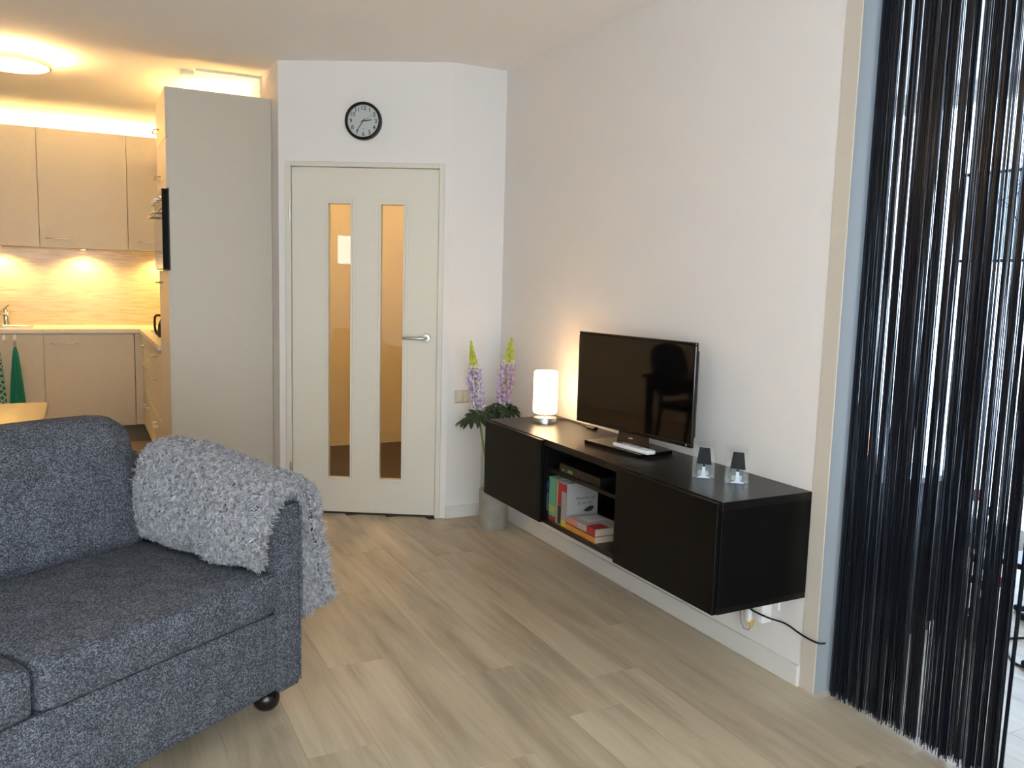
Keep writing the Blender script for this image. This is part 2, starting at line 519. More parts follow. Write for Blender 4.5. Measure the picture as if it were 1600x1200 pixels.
def wall_local(name, boxes, material, label):
    b = B()
    for q in boxes: b.box(*q)
    o = struct(name, b, material, label, 'wall')
    o.location = (A.x, A.y, 0); o.rotation_euler = (0, 0, DROT)
    return o
wall_local('wall_door', [(0, 0.04, -0.1, 0, 0, ZC), (0.973, 1.02, -0.1, 0, 0, ZC), (0.04, 0.973, -0.1, 0, 2.106, ZC)], WALL, 'white angled wall around the glazed door')

# outer shell (behind and beside the camera)
WALLB = WALL
x0, x1, z0, z1 = WIN_REAR
struct('wall_rear', B().box(-4.6, x0, -1.6, -1.5, -0.06, ZC).box(x1, 2.5, -1.6, -1.5, -0.06, ZC).box(x0, x1, -1.6, -1.5, -0.06, z0).box(x0, x1, -1.6, -1.5, z1, ZC), WALLB, 'white wall with the large window', 'wall')
y0, y1, z0, z1 = WIN_LEFT
struct('wall_left', B().box(-4.6, -4.5, -1.5, y0, -0.06, ZC).box(-4.6, -4.5, y1, 8.3, -0.06, ZC).box(-4.6, -4.5, y0, y1, -0.06, z0).box(-4.6, -4.5, y0, y1, z1, ZC), WALLB, 'white wall with the small window', 'wall')
y0, y1, z0, z1 = WIN_SIDE
struct('wall_side', B().box(2.4, 2.5, -1.5, y0, -0.06, ZC).box(2.4, 2.5, y1, 4.694, -0.06, ZC).box(2.4, 2.5, y0, y1, -0.06, z0).box(2.4, 2.5, y0, y1, z1, ZC), WALLB, 'white window wall of the adjoining room', 'wall')
struct('wall_hall_back', B().box(-1.127, 1.2, 7.03, 7.13, 0, ZC), mat('hall_paint', (216, 196, 160), 0.85), 'cream wall at the end of the hall', 'wall')
struct('wall_hall_side', B().box(1.2, 1.3, 4.694, 7.13, 0, ZC), mat('hall_paint', (216, 196, 160)), 'cream side wall of the hall', 'wall')

def window(n, axis, at, a0, a1, z0, z1, mullions, label, glass=None):
    """frame bars and panes; axis 'x' = wall in the y-z plane"""
    def bx(p, q, c, d, dep):
        return (at - dep, at + dep, p, q, c, d) if axis == 'x' else (p, q, at - dep, at + dep, c, d)
    b = B()
    t = 0.06 if a1 - a0 > 1 else 0.03
    for q in ((a0, a0 + t, z0, z1), (a1 - t, a1, z0, z1), (a0, a1, z0, z0 + t), (a0, a1, z1 - t, z1)):
        b.box(*bx(*q, 0.035), 0.003)
    o = struct('window_%d' % n, b, TRIM, label, 'window')
    edges = [a0 + t] + mullions + [a1 - t]
    for mu in mullions:
        part('mullion', B().box(*bx(mu - 0.03, mu + 0.03, z0 + t, z1 - t, 0.03), 0.003), TRIM, o)
    for i in range(len(edges) - 1):
        l = edges[i] + (0.03 if i > 0 else 0); r = edges[i + 1] - (0.03 if i < len(edges) - 2 else 0)
        part('pane', B().box(*bx(l, r, z0 + t, z1 - t, 0.004)), glass or PANE, o)
    return o
window(1, 'y', -1.55, WIN_REAR[0], WIN_REAR[1], WIN_REAR[2], WIN_REAR[3], [-3.13, -2.06], 'wide white framed living room window')
window(2, 'x', 2.45, WIN_SIDE[0], WIN_SIDE[1], WIN_SIDE[2], WIN_SIDE[3], [2.2, 3.25], 'tall bright window behind the string curtain', DIMGL)
window(3, 'x', -4.55, WIN_LEFT[0], WIN_LEFT[1], WIN_LEFT[2], WIN_LEFT[3], [], 'small white framed window mirrored in the door glass')

# ------------------------------------------------------------------ door_1 (local frame: x to the left along the wall, y into the room)
door = thing('door_1', 'cream interior door with two tall narrow glass panes', 'door', (A.x, A.y, 0), DROT)
door['kind'] = 'structure'
def L(b, name, m_, parent, **k): return part(name, b, m_, parent, local=True, **k)
fr = B()
fr.box(0.036, 0.066, -0.1, 0.012, 0, 2.108, 0.002).box(0.945, 0.977, -0.1, 0.012, 0, 2.108, 0.002).box(0.066, 0.945, -0.1, 0.012, 2.080, 2.108, 0.002)
L(fr, 'door_frame', mat('frame_paint', (206, 204, 192), 0.4), door)
S0, S1, ZB0, ZB1 = 0.069, 0.942, 0.014, 2.077
G = [(0.275, 0.409), (0.590, 0.723)]
GZ0, GZ1 = 0.227, 1.870
lf = B()
for a, b_ in ((S0, G[0][0]), (G[0][1], G[1][0]), (G[1][1], S1)):
    lf.box(a, b_, -0.045, -0.005, GZ0, GZ1)
lf.box(S0, S1, -0.045, -0.005, ZB0, GZ0).box(S0, S1, -0.045, -0.005, GZ1, ZB1)
leaf = L(lf, 'door_leaf', DOORW, door)
for a, b_ in G:
    mo = B()
    for off, t, d in ((0.0, 0.012, 0.006), (0.014, 0.016, 0.0015)):
        p0, p1, q0, q1 = a - off, b_ + off, GZ0 - off, GZ1 + off
        ye = -0.005 + d
        mo.box(p0 - t, p0, -0.006, ye, q0 - t, q1 + t, 0.001).box(p1, p1 + t, -0.006, ye, q0 - t, q1 + t, 0.001)
        mo.box(p0, p1, -0.006, ye, q0 - t, q0, 0.001).box(p0, p1, -0.006, ye, q1, q1 + t, 0.001)
    L(mo, 'glazing_bead', DOORW, door)
    L(B().box(a, b_, -0.028, -0.022, GZ0, GZ1), 'pane', DOORGL, door)
for hz in (1.818, 0.276):
    hb = B()
    hb.lathe([(0.0075, -0.042), (0.0075, -0.002), (0.009, -0.001), (0.009, 0.001), (0.0075, 0.002), (0.0075, 0.042)], (0.950, 0.010, hz), 16)
    L(hb, 'hinge', STEEL, door, smooth=True)
hd = B().lathe([(0.0, 0.0), (0.027, 0.0), (0.027, 0.006), (0.024, 0.010), (0.0, 0.011)], (0.132, -0.005, 1.095), 28, 'y')
hdo = L(hd, 'handle_rose', STEEL, door, smooth=True)
lv = B().tube([(0.132, 0.0, 1.095), (0.132, 0.035, 1.095), (0.136, 0.046, 1.095), (0.150, 0.052, 1.095), (0.20, 0.053, 1.095), (0.262, 0.052, 1.095), (0.270, 0.050, 1.095)],
              [0.009, 0.009, 0.0095, 0.0095, 0.009, 0.008, 0.005], 12)
L(lv, 'lever', STEEL, hdo, smooth=True)
struct('trim_2', B().box(0.066, 0.945, -0.1, -0.01, 0, 0.008), mat('threshold', (52, 45, 38), 0.6), 'dark threshold under the glazed door', 'trim')
o = bpy.data.objects['trim_2']; o.location = (A.x, A.y, 0); o.rotation_euler = (0, 0, DROT)

# hall lamp behind the door
hl = thing('hall_lamp', 'warm round lamp on the hall ceiling behind the door', 'ceiling lamp', (-0.05, 5.9, ZC))
part('diffuser', B().lathe([(0.0, -0.09), (0.10, -0.08), (0.14, -0.04), (0.14, -0.012)], (-0.05, 5.9, ZC), 24), mat('hall_diffuser', (255, 240, 215), 0.4, emit=(1.0, 0.74, 0.41), estr=52.0), hl, smooth=True)
part('base', B().lathe([(0.15, -0.012), (0.15, 0.0)], (-0.05, 5.9, ZC), 24), WHITEP, hl)

# ------------------------------------------------------------------ wall clock
ck = thing('wall_clock', 'round black rimmed wall clock with black numerals above the door', 'clock', (A.x + DV.x * 0.514, A.y + DV.y * 0.514, 2.34), DROT)
cr = B().lathe([(0.090, 0.012), (0.092, 0.030), (0.098, 0.034), (0.105, 0.030), (0.1085, 0.018), (0.1085, 0.0), (0.0, 0.0)], (0, 0, 0), 48, 'y')
part('rim', cr, mat('clock_rim', (14, 14, 14), 0.25), ck, smooth=True)
face = part('dial', B().lathe([(0.0, 0.013), (0.092, 0.013), (0.092, 0.008)], (0, 0, 0), 48, 'y'), mat('clock_dial', (205, 205, 203), 0.5), ck)
INK = mat('clock_ink', (28, 28, 30), 0.5)
for h in range(1, 13):
    an = PI / 2 - h * PI / 6
    t = text_mesh(str(h), 0.034)
    px, pz = 0.073 * math.cos(an), 0.073 * math.sin(an)
    b = B(); b._add([(-(x + px), 0.0135 + z, y + pz) for (x, y, z) in t.v], t.f)
    part('numeral', b, INK, face)
b = B()
for i in range(5): b.box(-0.008 + i * 0.0035, -0.0058 + i * 0.0035, 0.0132, 0.0138, -0.043, -0.039)
part('dial_mark', b, mat('clock_mark', (120, 120, 122), 0.5), face)
def hand(ang_deg, l, wdt, tail, y):
    a = math.radians(90 - ang_deg)
    d = Vector((-math.cos(a), 0, math.sin(a))); n = Vector((d.z, 0, -d.x))
    pts = [-d * tail + n * wdt, d * l + n * wdt * 0.7, d * l - n * wdt * 0.7, -d * tail - n * wdt]
    return B().prism([0, 1, 2, 3], lambda i: tuple(pts[i] + Vector((0, y, 0))), lambda i: tuple(pts[i] + Vector((0, y + 0.001, 0))))
part('hour_hand', hand(82, 0.049, 0.0036, 0.012, 0.0155), INK, ck)
part('minute_hand', hand(214, 0.072, 0.0028, 0.015, 0.0175), INK, ck)
part('second_hand', hand(57, 0.068, 0.0007, 0.022, 0.0195), INK, ck)
part('glass', B().lathe([(0.0, 0.024), (0.0905, 0.024), (0.0905, 0.0225), (0.0, 0.0225)], (0, 0, 0), 48, 'y'), PANE, ck)

# ------------------------------------------------------------------ television bench
TX, TY0, TZ0, TZ1 = -0.41, 2.092, 0.335, 0.7266
tb = thing('tv_bench', 'long black-brown wall-mounted television bench with open middle bay', 'tv bench', (-0.2, TY0 + 0.9, TZ0))
part('top_panel', B().box(TX, 0, TY0, TY0 + 1.8, TZ1 - 0.03, TZ1, 0.0015), BLACKT, tb)
part('bottom_panel', B().box(TX, 0, TY0, TY0 + 1.8, TZ0, TZ0 + 0.02, 0.0015), BLACKT, tb)
for yy in (TY0, TY0 + 1.784): part('side_panel', B().box(TX, 0, yy, yy + 0.016, TZ0 + 0.02, TZ1 - 0.03, 0.001), BLACKW, tb)
for yy in (TY0 + 0.584, TY0 + 1.2): part('divider', B().box(TX, 0, yy, yy + 0.016, TZ0 + 0.02, TZ1 - 0.03), BLACKW, tb)
part('back_panel', B().box(-0.012, 0.0, TY0 + 0.016, TY0 + 1.784, TZ0 + 0.02, TZ1 - 0.03), BLACKW, tb)
part('shelf', B().box(TX + 0.015, -0.012, TY0 + 0.6, TY0 + 1.2, 0.578, 0.594, 0.001), BLACKT, tb)
for yy in (TY0 + 0.002, TY0 + 1.202): part('door', B().box(-0.43, TX - 0.003, yy, yy + 0.596, TZ0 + 0.001, TZ1 - 0.004, 0.002), BLACKW, tb)

# ------------------------------------------------------------------ television
TVA, TVB = Vector((-0.209, 3.352)), Vector((-0.133, 2.600))
tdir = (TVB - TVA).normalized(); TW = (TVB - TVA).length; TH = 0.424; TVZ = 0.795
tvc = (TVA + TVB) / 2
tv = thing('television', 'black flat television on its stand on the dark bench', 'television', (tvc.x, tvc.y, TZ1), math.atan2(tdir.y, tdir.x))
# local x = along the screen to the right, local -y = out of the screen
zb = TVZ - TZ1
hw = TW / 2
part('housing', B().box(-hw + 0.02, hw - 0.02, 0.012, 0.045, zb + 0.03, zb + TH - 0.03, 0.012, 2), BLACKP, tv, local=True)
bz = B()
bz.box(-hw, hw, -0.002, 0.014, zb, zb + 0.017, 0.003).box(-hw, hw, -0.002, 0.014, zb + TH - 0.011, zb + TH, 0.003)
bz.box(-hw, -hw + 0.011, -0.002, 0.014, zb + 0.017, zb + TH - 0.011, 0.003).box(hw - 0.011, hw, -0.002, 0.014, zb + 0.017, zb + TH - 0.011, 0.003)
part('bezel', bz, mat('bezel_gloss', (10, 10, 11), 0.12), tv, local=True)
part('screen', B().box(-hw + 0.011, hw - 0.011, 0.0, 0.012, zb + 0.017, zb + TH - 0.011), BLACKG, tv, local=True)
sb = B().prism([(-0.185, -0.10), (0.185, -0.10), (0.175, 0.095), (-0.175, 0.095)], lambda p: (p[0] * 0.985, p[1], 0.0), lambda p: (p[0], p[1], 0.016))
part('stand_base', sb, mat('stand_gloss', (12, 11, 11), 0.1), tv, local=True)
nk = B().prism([(-0.085, 0.0), (0.085, 0.0), (0.085, 0.04), (-0.085, 0.04)], lambda p: (p[0], p[1] + 0.004, 0.016), lambda p: (p[0] * 0.95, p[1] * 0.7 + 0.016, zb + 0.012))
nko = part('stand_neck', nk, mat('neck_bronze', (58, 46, 36), 0.22, metal=0.3), tv, local=True)
b = B()
for i in range(5): b.box(-0.012 + i * 0.0055, -0.0085 + i * 0.0055, 0.009, 0.0125, 0.042, 0.047)
part('logo_mark', b, WHITEP, nko, local=True)
part('power_led', B().box(hw - 0.03, hw - 0.026, -0.0035, -0.002, zb + 0.006, zb + 0.012), WHITEP, tv, local=True)

rm = thing('remote_control', 'slim white remote control lying on the television stand', 'remote control', (-0.218, 2.872, TZ1 + 0.0165), math.atan2(-0.225, 0.02))
part('body', B().box(-0.112, 0.112, -0.024, 0.024, 0, 0.017, 0.005, 2), WHITEP, rm, local=True, smooth=True)
bt = mat('remote_buttons', (150, 152, 156), 0.5)
for i in range(6):
    for j in range(3):
        part('button', B().box(-0.075 + i * 0.022, -0.064 + i * 0.022, -0.014 + j * 0.011, -0.006 + j * 0.011, 0.0168, 0.0184, 0.0008), bt, rm, local=True)
part('navigation_ring', B().lathe([(0.0, 0.0), (0.013, 0.0), (0.013, 0.0015), (0.0, 0.002)], (-0.092, 0.0, 0.0168), 20), mat('ring_dark', (70, 70, 74), 0.4), rm, local=True)

# ------------------------------------------------------------------ table lamp
LX, LY = -0.175, 3.715
tl = thing('table_lamp', 'lit white cylinder lamp with brushed steel base on the bench', 'lamp', (LX, LY, TZ1))
part('base', B().lathe([(0.0, 0.0), (0.061, 0.0), (0.061, 0.024), (0.059, 0.027), (0.0, 0.028)], (LX, LY, TZ1), 40), STEEL, tl, smooth=True)
part('stem', B().lathe([(0.006, 0.027), (0.006, 0.06)], (LX, LY, TZ1), 16), STEEL, tl, smooth=True)
part('lamp_shade', B().lathe([(0.0, 0.047), (0.052, 0.047), (0.060, 0.052), (0.062, 0.062), (0.062, 0.252), (0.060, 0.262), (0.054, 0.266), (0.046, 0.264), (0.046, 0.20), (0.0, 0.19)], (LX, LY, TZ1), 40), SHADEM, tl, smooth=True)
cb = B().tube([(LX + 0.06, LY + 0.01, TZ1 + 0.006), (-0.06, 3.76, TZ1 + 0.004), (-0.03, 3.70, TZ1 + 0.004), (-0.035, 3.60, TZ1 + 0.004), (-0.045, 3.52, TZ1 + 0.004), (-0.05, 3.49, TZ1 + 0.006)], 0.0028, 8)
part('cord', cb, BLACKP, tl, smooth=True)
part('cord_switch', B().box(-0.066, -0.038, 3.42, 3.49, TZ1, TZ1 + 0.014, 0.005, 2), BLACKP, tl)

# ------------------------------------------------------------------ glass tealight holders
def holder(cx, cy, rot, label):
    t = thing('tealight_holder', label, 'tealight holder', (cx, cy, TZ1), rot, 'glass tealight holders on the bench')
    # local x to the right in the picture, -y toward the camera
    part('front_plate', B().box(-0.041, 0.041, -0.032, -0.028, 0, 0.13, 0.0008), HOLDGL, t, local=True)
    part('rear_plate', B().box(-0.041, 0.041, 0.034, 0.038, 0, 0.13, 0.0008), HOLDGL, t, local=True)
    part('base_plate', B().box(-0.041, 0.041, -0.028, 0.034, 0, 0.004, 0.0008), HOLDGL, t, local=True)
    part('lamp_motif_shade', B().prism([(-0.0275, 0.058), (0.0275, 0.055), (0.019, 0.118), (-0.019, 0.120)], lambda p: (p[0], -0.0345, p[1]), lambda p: (p[0], -0.0322, p[1])), mat('motif_black', (14, 15, 17), 0.5, spec=0.25), t, local=True)
    part('lamp_motif_neck', B().box(-0.005, 0.005, -0.0345, -0.0322, 0.046, 0.058), BLACKP, t, local=True)
    part('lamp_motif_stem', B().prism([(-0.024, 0.004), (0.024, 0.004), (0.022, 0.008), (0.009, 0.012), (0.006, 0.02), (0.0055, 0.047), (-0.0055, 0.047), (-0.006, 0.02), (-0.009, 0.012), (-0.022, 0.008)], lambda p: (p[0], -0.0345, p[1]), lambda p: (p[0], -0.0322, p[1])), mat('motif_pale', (196, 210, 226), 0.4), t, local=True)
    part('glass_cup', B().lathe([(0.0, 0.004), (0.022, 0.004), (0.029, 0.012), (0.031, 0.025), (0.027, 0.04), (0.026, 0.052), (0.0245, 0.052), (0.0255, 0.04), (0.029, 0.025), (0.027, 0.013), (0.0, 0.008)], (0, 0.003, 0), 24), HOLDGL, t, local=True, smooth=True)
    part('candle', B().lathe([(0.0, 0.009), (0.019, 0.009), (0.019, 0.022), (0.0, 0.022)], (0, 0.003, 0), 20), mat('wax', (232, 230, 222), 0.5), t, local=True)
hr = math.atan2(-0.052, 0.066)
holder(-0.222, 2.418, hr, 'glass tealight holder with lamp motif nearer the television')
holder(-0.160, 2.305, hr, 'glass tealight holder with lamp motif nearer the bench end')

# ------------------------------------------------------------------ bay contents
BZ = TZ0 + 0.0202
def book_std(label, y0, y1, h, depth, cover, spine_bands=(), x=-0.395, pages=(160, 155, 142)):
    """upright book, spine facing the room (-x)"""
    t = thing('book', label, 'book', (x, (y0 + y1) / 2, BZ), 0, 'books in the open bay')
    cm = mat('cover_%d_%d_%d' % cover, cover, 0.5)
    c = B().box(x, x + depth, y0, y0 + 0.0015, BZ, BZ + h).box(x, x + depth, y1 - 0.0015, y1, BZ, BZ + h).box(x, x + 0.002, y0, y1, BZ, BZ + h, 0.0005)
    co = part('cover', c, cm, t)
    part('pages', B().box(x + 0.002, x + depth - 0.003, y0 + 0.0015, y1 - 0.0015, BZ + 0.002, BZ + h - 0.002), mat('paper', pages, 0.8), t)
    for (a, b_, colr) in spine_bands:
        part('spine_print', B().box(x - 0.0006, x + 0.0005, y0 + 0.0005, y1 - 0.0005, BZ + a * h, BZ + b_ * h), mat('print_%d_%d_%d' % colr, colr, 0.5), co)
    return t, co
book_std('thin black paperback with blue top, leftmost of the upright books', 3.272, 3.289, 0.196, 0.13, (16, 18, 23), [(0.72, 0.9, (40, 80, 150)), (0.2, 0.62, (90, 100, 105))])
book_std('tall mint green book with dark red band at the foot of its spine', 3.205, 3.268, 0.203, 0.15, (87, 142, 117), [(0.0, 0.12, (119, 34, 34)), (0.2, 0.36, (144, 153, 76))])
book_std('slim cream book standing between the green and the red-black book', 3.187, 3.203, 0.198, 0.14, (150, 144, 124))
book_std('upright book with red upper and black lower spine', 3.158, 3.186, 0.200, 0.15, (130, 127, 123), [(0.46, 0.97, (144, 34, 28)), (0.03, 0.44, (28, 24, 24))])
t, co = book_std('white book with handwritten title on the cover facing the camera', 3.112, 3.156, 0.200, 0.165, (138, 136, 136), [(0.0, 0.16, (175, 153, 59)), (0.80, 0.97, (144, 34, 34))])
# handwriting-like strokes and black shape on its near cover (faces -y)
sk = B()
rnd = random.Random(3)
for row, (xa, xb, zz) in enumerate(((-0.345, -0.245, 0.485), (-0.335, -0.252, 0.462))):
    xx = xa; pts = []
    k = 0
    while xx < xb:
        pts.append((xx, 3.1112, zz + (0.007 if k % 2 else -0.006) * rnd.uniform(0.5, 1.2)))
        xx += rnd.uniform(0.003, 0.007); k += 1
        if rnd.random() < 0.16 and len(pts) > 2:
            sk.tube(pts, 0.0011, 4); pts = []; xx += 0.007
    if len(pts) > 1: sk.tube(pts, 0.0011, 4)
part('cover_lettering', sk, INK, co)
bl = B().prism([(-0.305, 0.425), (-0.290, 0.438), (-0.268, 0.446), (-0.252, 0.444), (-0.252, 0.434), (-0.262, 0.425), (-0.28, 0.420)], lambda p: (p[0], 3.1106, p[1]), lambda p: (p[0], 3.1118, p[1]))
part('cover_picture', bl, INK, co)

def book_flat(label, x0, x1, y0, y1, z0, h, cover, prints):
    t = thing('book', label, 'book', ((x0 + x1) / 2, (y0 + y1) / 2, z0), 0, 'books in the open bay')
    cm = mat('cover_%d_%d_%d' % cover, cover, 0.45)
    co = part('cover', B().box(x0, x1, y0, y1, z0, z0 + 0.0015).box(x0, x1, y0, y1, z0 + h - 0.0015, z0 + h).box(x0, x0 + 0.002, y0, y1, z0, z0 + h), cm, t)
    part('pages', B().box(x0 + 0.002, x1 - 0.003, y0 + 0.002, y1 - 0.002, z0 + 0.0015, z0 + h - 0.0015), mat('paper', (160, 155, 142), 0.8), t)
    for p, colr in prints: part('cover_print', B().box(*p), mat('print_%d_%d_%d' % colr, colr, 0.45), co)
book_flat('thick orange book lying at the bottom of the small stack', -0.40, -0.245, 2.868, 3.108, BZ, 0.027, (179, 117, 47), [])
zz = BZ + 0.0272
book_flat('white and red book lying on top of the orange book', -0.392, -0.245, 2.878, 3.104, zz, 0.030, (156, 150, 147),
          [((-0.3926, -0.391, 3.02, 3.104, zz, zz + 0.03), (175, 110, 98)), ((-0.3926, -0.391, 2.878, 2.945, zz, zz + 0.03), (142, 37, 44)),
           ((-0.392, -0.32, 2.878, 2.945, zz + 0.0298, zz + 0.0306), (142, 37, 44)), ((-0.355, -0.26, 2.99, 3.07, zz + 0.0298, zz + 0.0304), (186, 182, 180)),
           ((-0.3926, -0.3915, 2.96, 3.0, zz + 0.01, zz + 0.02), (150, 146, 150))])
mb = thing('media_box', 'small black media box with green display on the bay shelf', 'media box', (-0.3, 3.0, 0.594))
part('body', B().box(-0.385, -0.20, 2.87, 3.20, 0.5945, 0.634, 0.002), BLACKP, mb)
part('display', B().box(-0.3862, -0.3848, 3.085, 3.125, 0.604, 0.616), mat('display_green', (70, 110, 50), 0.3, emit=(0.3, 0.5, 0.1), estr=0.04), mb)
part('power_light', B().box(-0.3862, -0.3848, 3.028, 3.036, 0.618, 0.622), mat('power_red', (190, 40, 60), 0.3, emit=(1, 0.1, 0.2), estr=0.12), mb)
part('label_strip', B().box(-0.3862, -0.3848, 3.16, 3.175, 0.604, 0.612), mat('strip_grey', (110, 112, 112), 0.4), mb)

# ------------------------------------------------------------------ sockets, adapter, cables under the bench
ad = thing('power_adapter', 'white plug adapter in the wall under the bench', 'adapter', (-0.02, 2.26, 0.18))
part('body', B().box(-0.052, 0.0, 2.243, 2.292, 0.185, 0.262, 0.006, 2), WHITEP, ad, smooth=True)
part('plug', B().box(-0.062, -0.028, 2.300, 2.322, 0.172, 0.242, 0.005, 2), WHITEP, ad, smooth=True)
part('yellow_connector', B().lathe([(0.0, 0), (0.007, 0.001), (0.009, 0.012), (0.007, 0.024), (0.0, 0.025)], (-0.044, 2.302, 0.155), 12), mat('connector_yellow', (205, 165, 50), 0.4), ad, smooth=True)
part('cable', B().tube([(-0.044, 2.302, 0.156), (-0.042, 2.318, 0.132), (-0.04, 2.345, 0.128), (-0.038, 2.366, 0.15), (-0.04, 2.372, 0.20), (-0.05, 2.365, 0.26), (-0.06, 2.355, 0.335)], 0.0022, 8), mat('cable_grey', (150, 150, 150), 0.5), ad, smooth=True)
sp = part('socket_plate', B().box(-0.009, 0.0, 2.205, 2.232, 0.245, 0.325, 0.002), WHITEP)
tag(sp, 'white socket plate on the wall under the bench', 'socket')
def smoothpath(pts, n=6):
    P = [Vector(p) for p in pts]; out = []
    for i in range(len(P) - 1):
        a, b, c, d = P[max(0, i - 1)], P[i], P[i + 1], P[min(len(P) - 1, i + 2)]
        for k in range(n):
            t = k / n
            out.append(0.5 * ((2 * b) + (c - a) * t + (2 * a - 5 * b + 4 * c - d) * t * t + (3 * b - a - 3 * c + d) * t ** 3))
    out.append(P[-1]); return out
ec = part('power_cable', B().tube(smoothpath([(-0.075, 2.31, 0.3345), (-0.078, 2.30, 0.262), (-0.075, 2.28, 0.236), (-0.05, 2.22, 0.222), (-0.012, 2.165, 0.212), (-0.012, 2.10, 0.203), (-0.011, 2.055, 0.198), (-0.010, 2.018, 0.1985), (-0.002, 2.002, 0.199), (0.012, 1.997, 0.20)]), 0.0034, 8), BLACKP, smooth=True)
tag(ec, 'black cable running from under the bench to the string curtain', 'cable')
sw = thing('wall_socket', 'beige double socket cover on the wall behind the lupins', 'socket', (-0.255, 4.594, 0.746))
part('plate', B().box(-0.303, -0.204, 4.584, 4.594, 0.707, 0.787, 0.003), BEIGEP, sw)
for i in range(2):
    part('cover_flap', B().box(-0.297 + i * 0.045, -0.255 + i * 0.045, 4.578, 4.584, 0.713, 0.781, 0.003), BEIGEP, sw)

# ------------------------------------------------------------------ vase with lupins
VX, VY = -0.160, 4.315
vs = thing('floor_vase', 'tall clear glass vase with a grey lower half in the corner', 'vase', (VX, VY, 0))
part('lower_sleeve', B().lathe([(0.0, 0.0), (0.078, 0.0), (0.084, 0.008), (0.0865, 0.22), (0.0865, 0.232), (0.0, 0.232)], (VX, VY, 0), 36), CONC, vs, smooth=True)
part('glass_cylinder', B().lathe([(0.082, 0.232), (0.082, 0.50), (0.0815, 0.51), (0.078, 0.51), (0.0785, 0.50), (0.0785, 0.236), (0.0, 0.234)], (VX, VY, 0), 36), GLASSV, vs, smooth=True)
GREENL = mat('lupin_leaf', (32, 54, 32), 0.55, var=0.3, vscale=30)
STEMM = mat('lupin_stem', (116, 140, 62), 0.5)
PURP = mat('lupin_purple', (128, 116, 182), 0.6, var=0.45, vscale=60, rgb2=(196, 188, 214))
PURP2 = mat('lupin_violet', (136, 98, 172), 0.6, var=0.45, vscale=60, rgb2=(190, 172, 206))
PALE = mat('lupin_pale', (206, 204, 176), 0.6)
LIME = mat('lupin_lime', (176, 190, 60), 0.55, var=0.2, vscale=50)
ICO = None
def ico(b, c, rad, ax):
    """low-poly pea-flower bead: octahedron stretched along ax"""
    ax = Vector(ax).normalized(); s1 = ax.orthogonal().normalized(); s2 = ax.cross(s1); c = Vector(c)
    vs_ = [c + ax * rad * 1.35, c - ax * rad * 0.9]
    for k in range(5):
        a = 2 * PI * k / 5
        vs_.append(c + (s1 * math.cos(a) + s2 * math.sin(a)) * rad)
    b._add(vs_, [(0, 2 + k, 2 + (k + 1) % 5) for k in range(5)] + [(1, 2 + (k + 1) % 5, 2 + k) for k in range(5)])
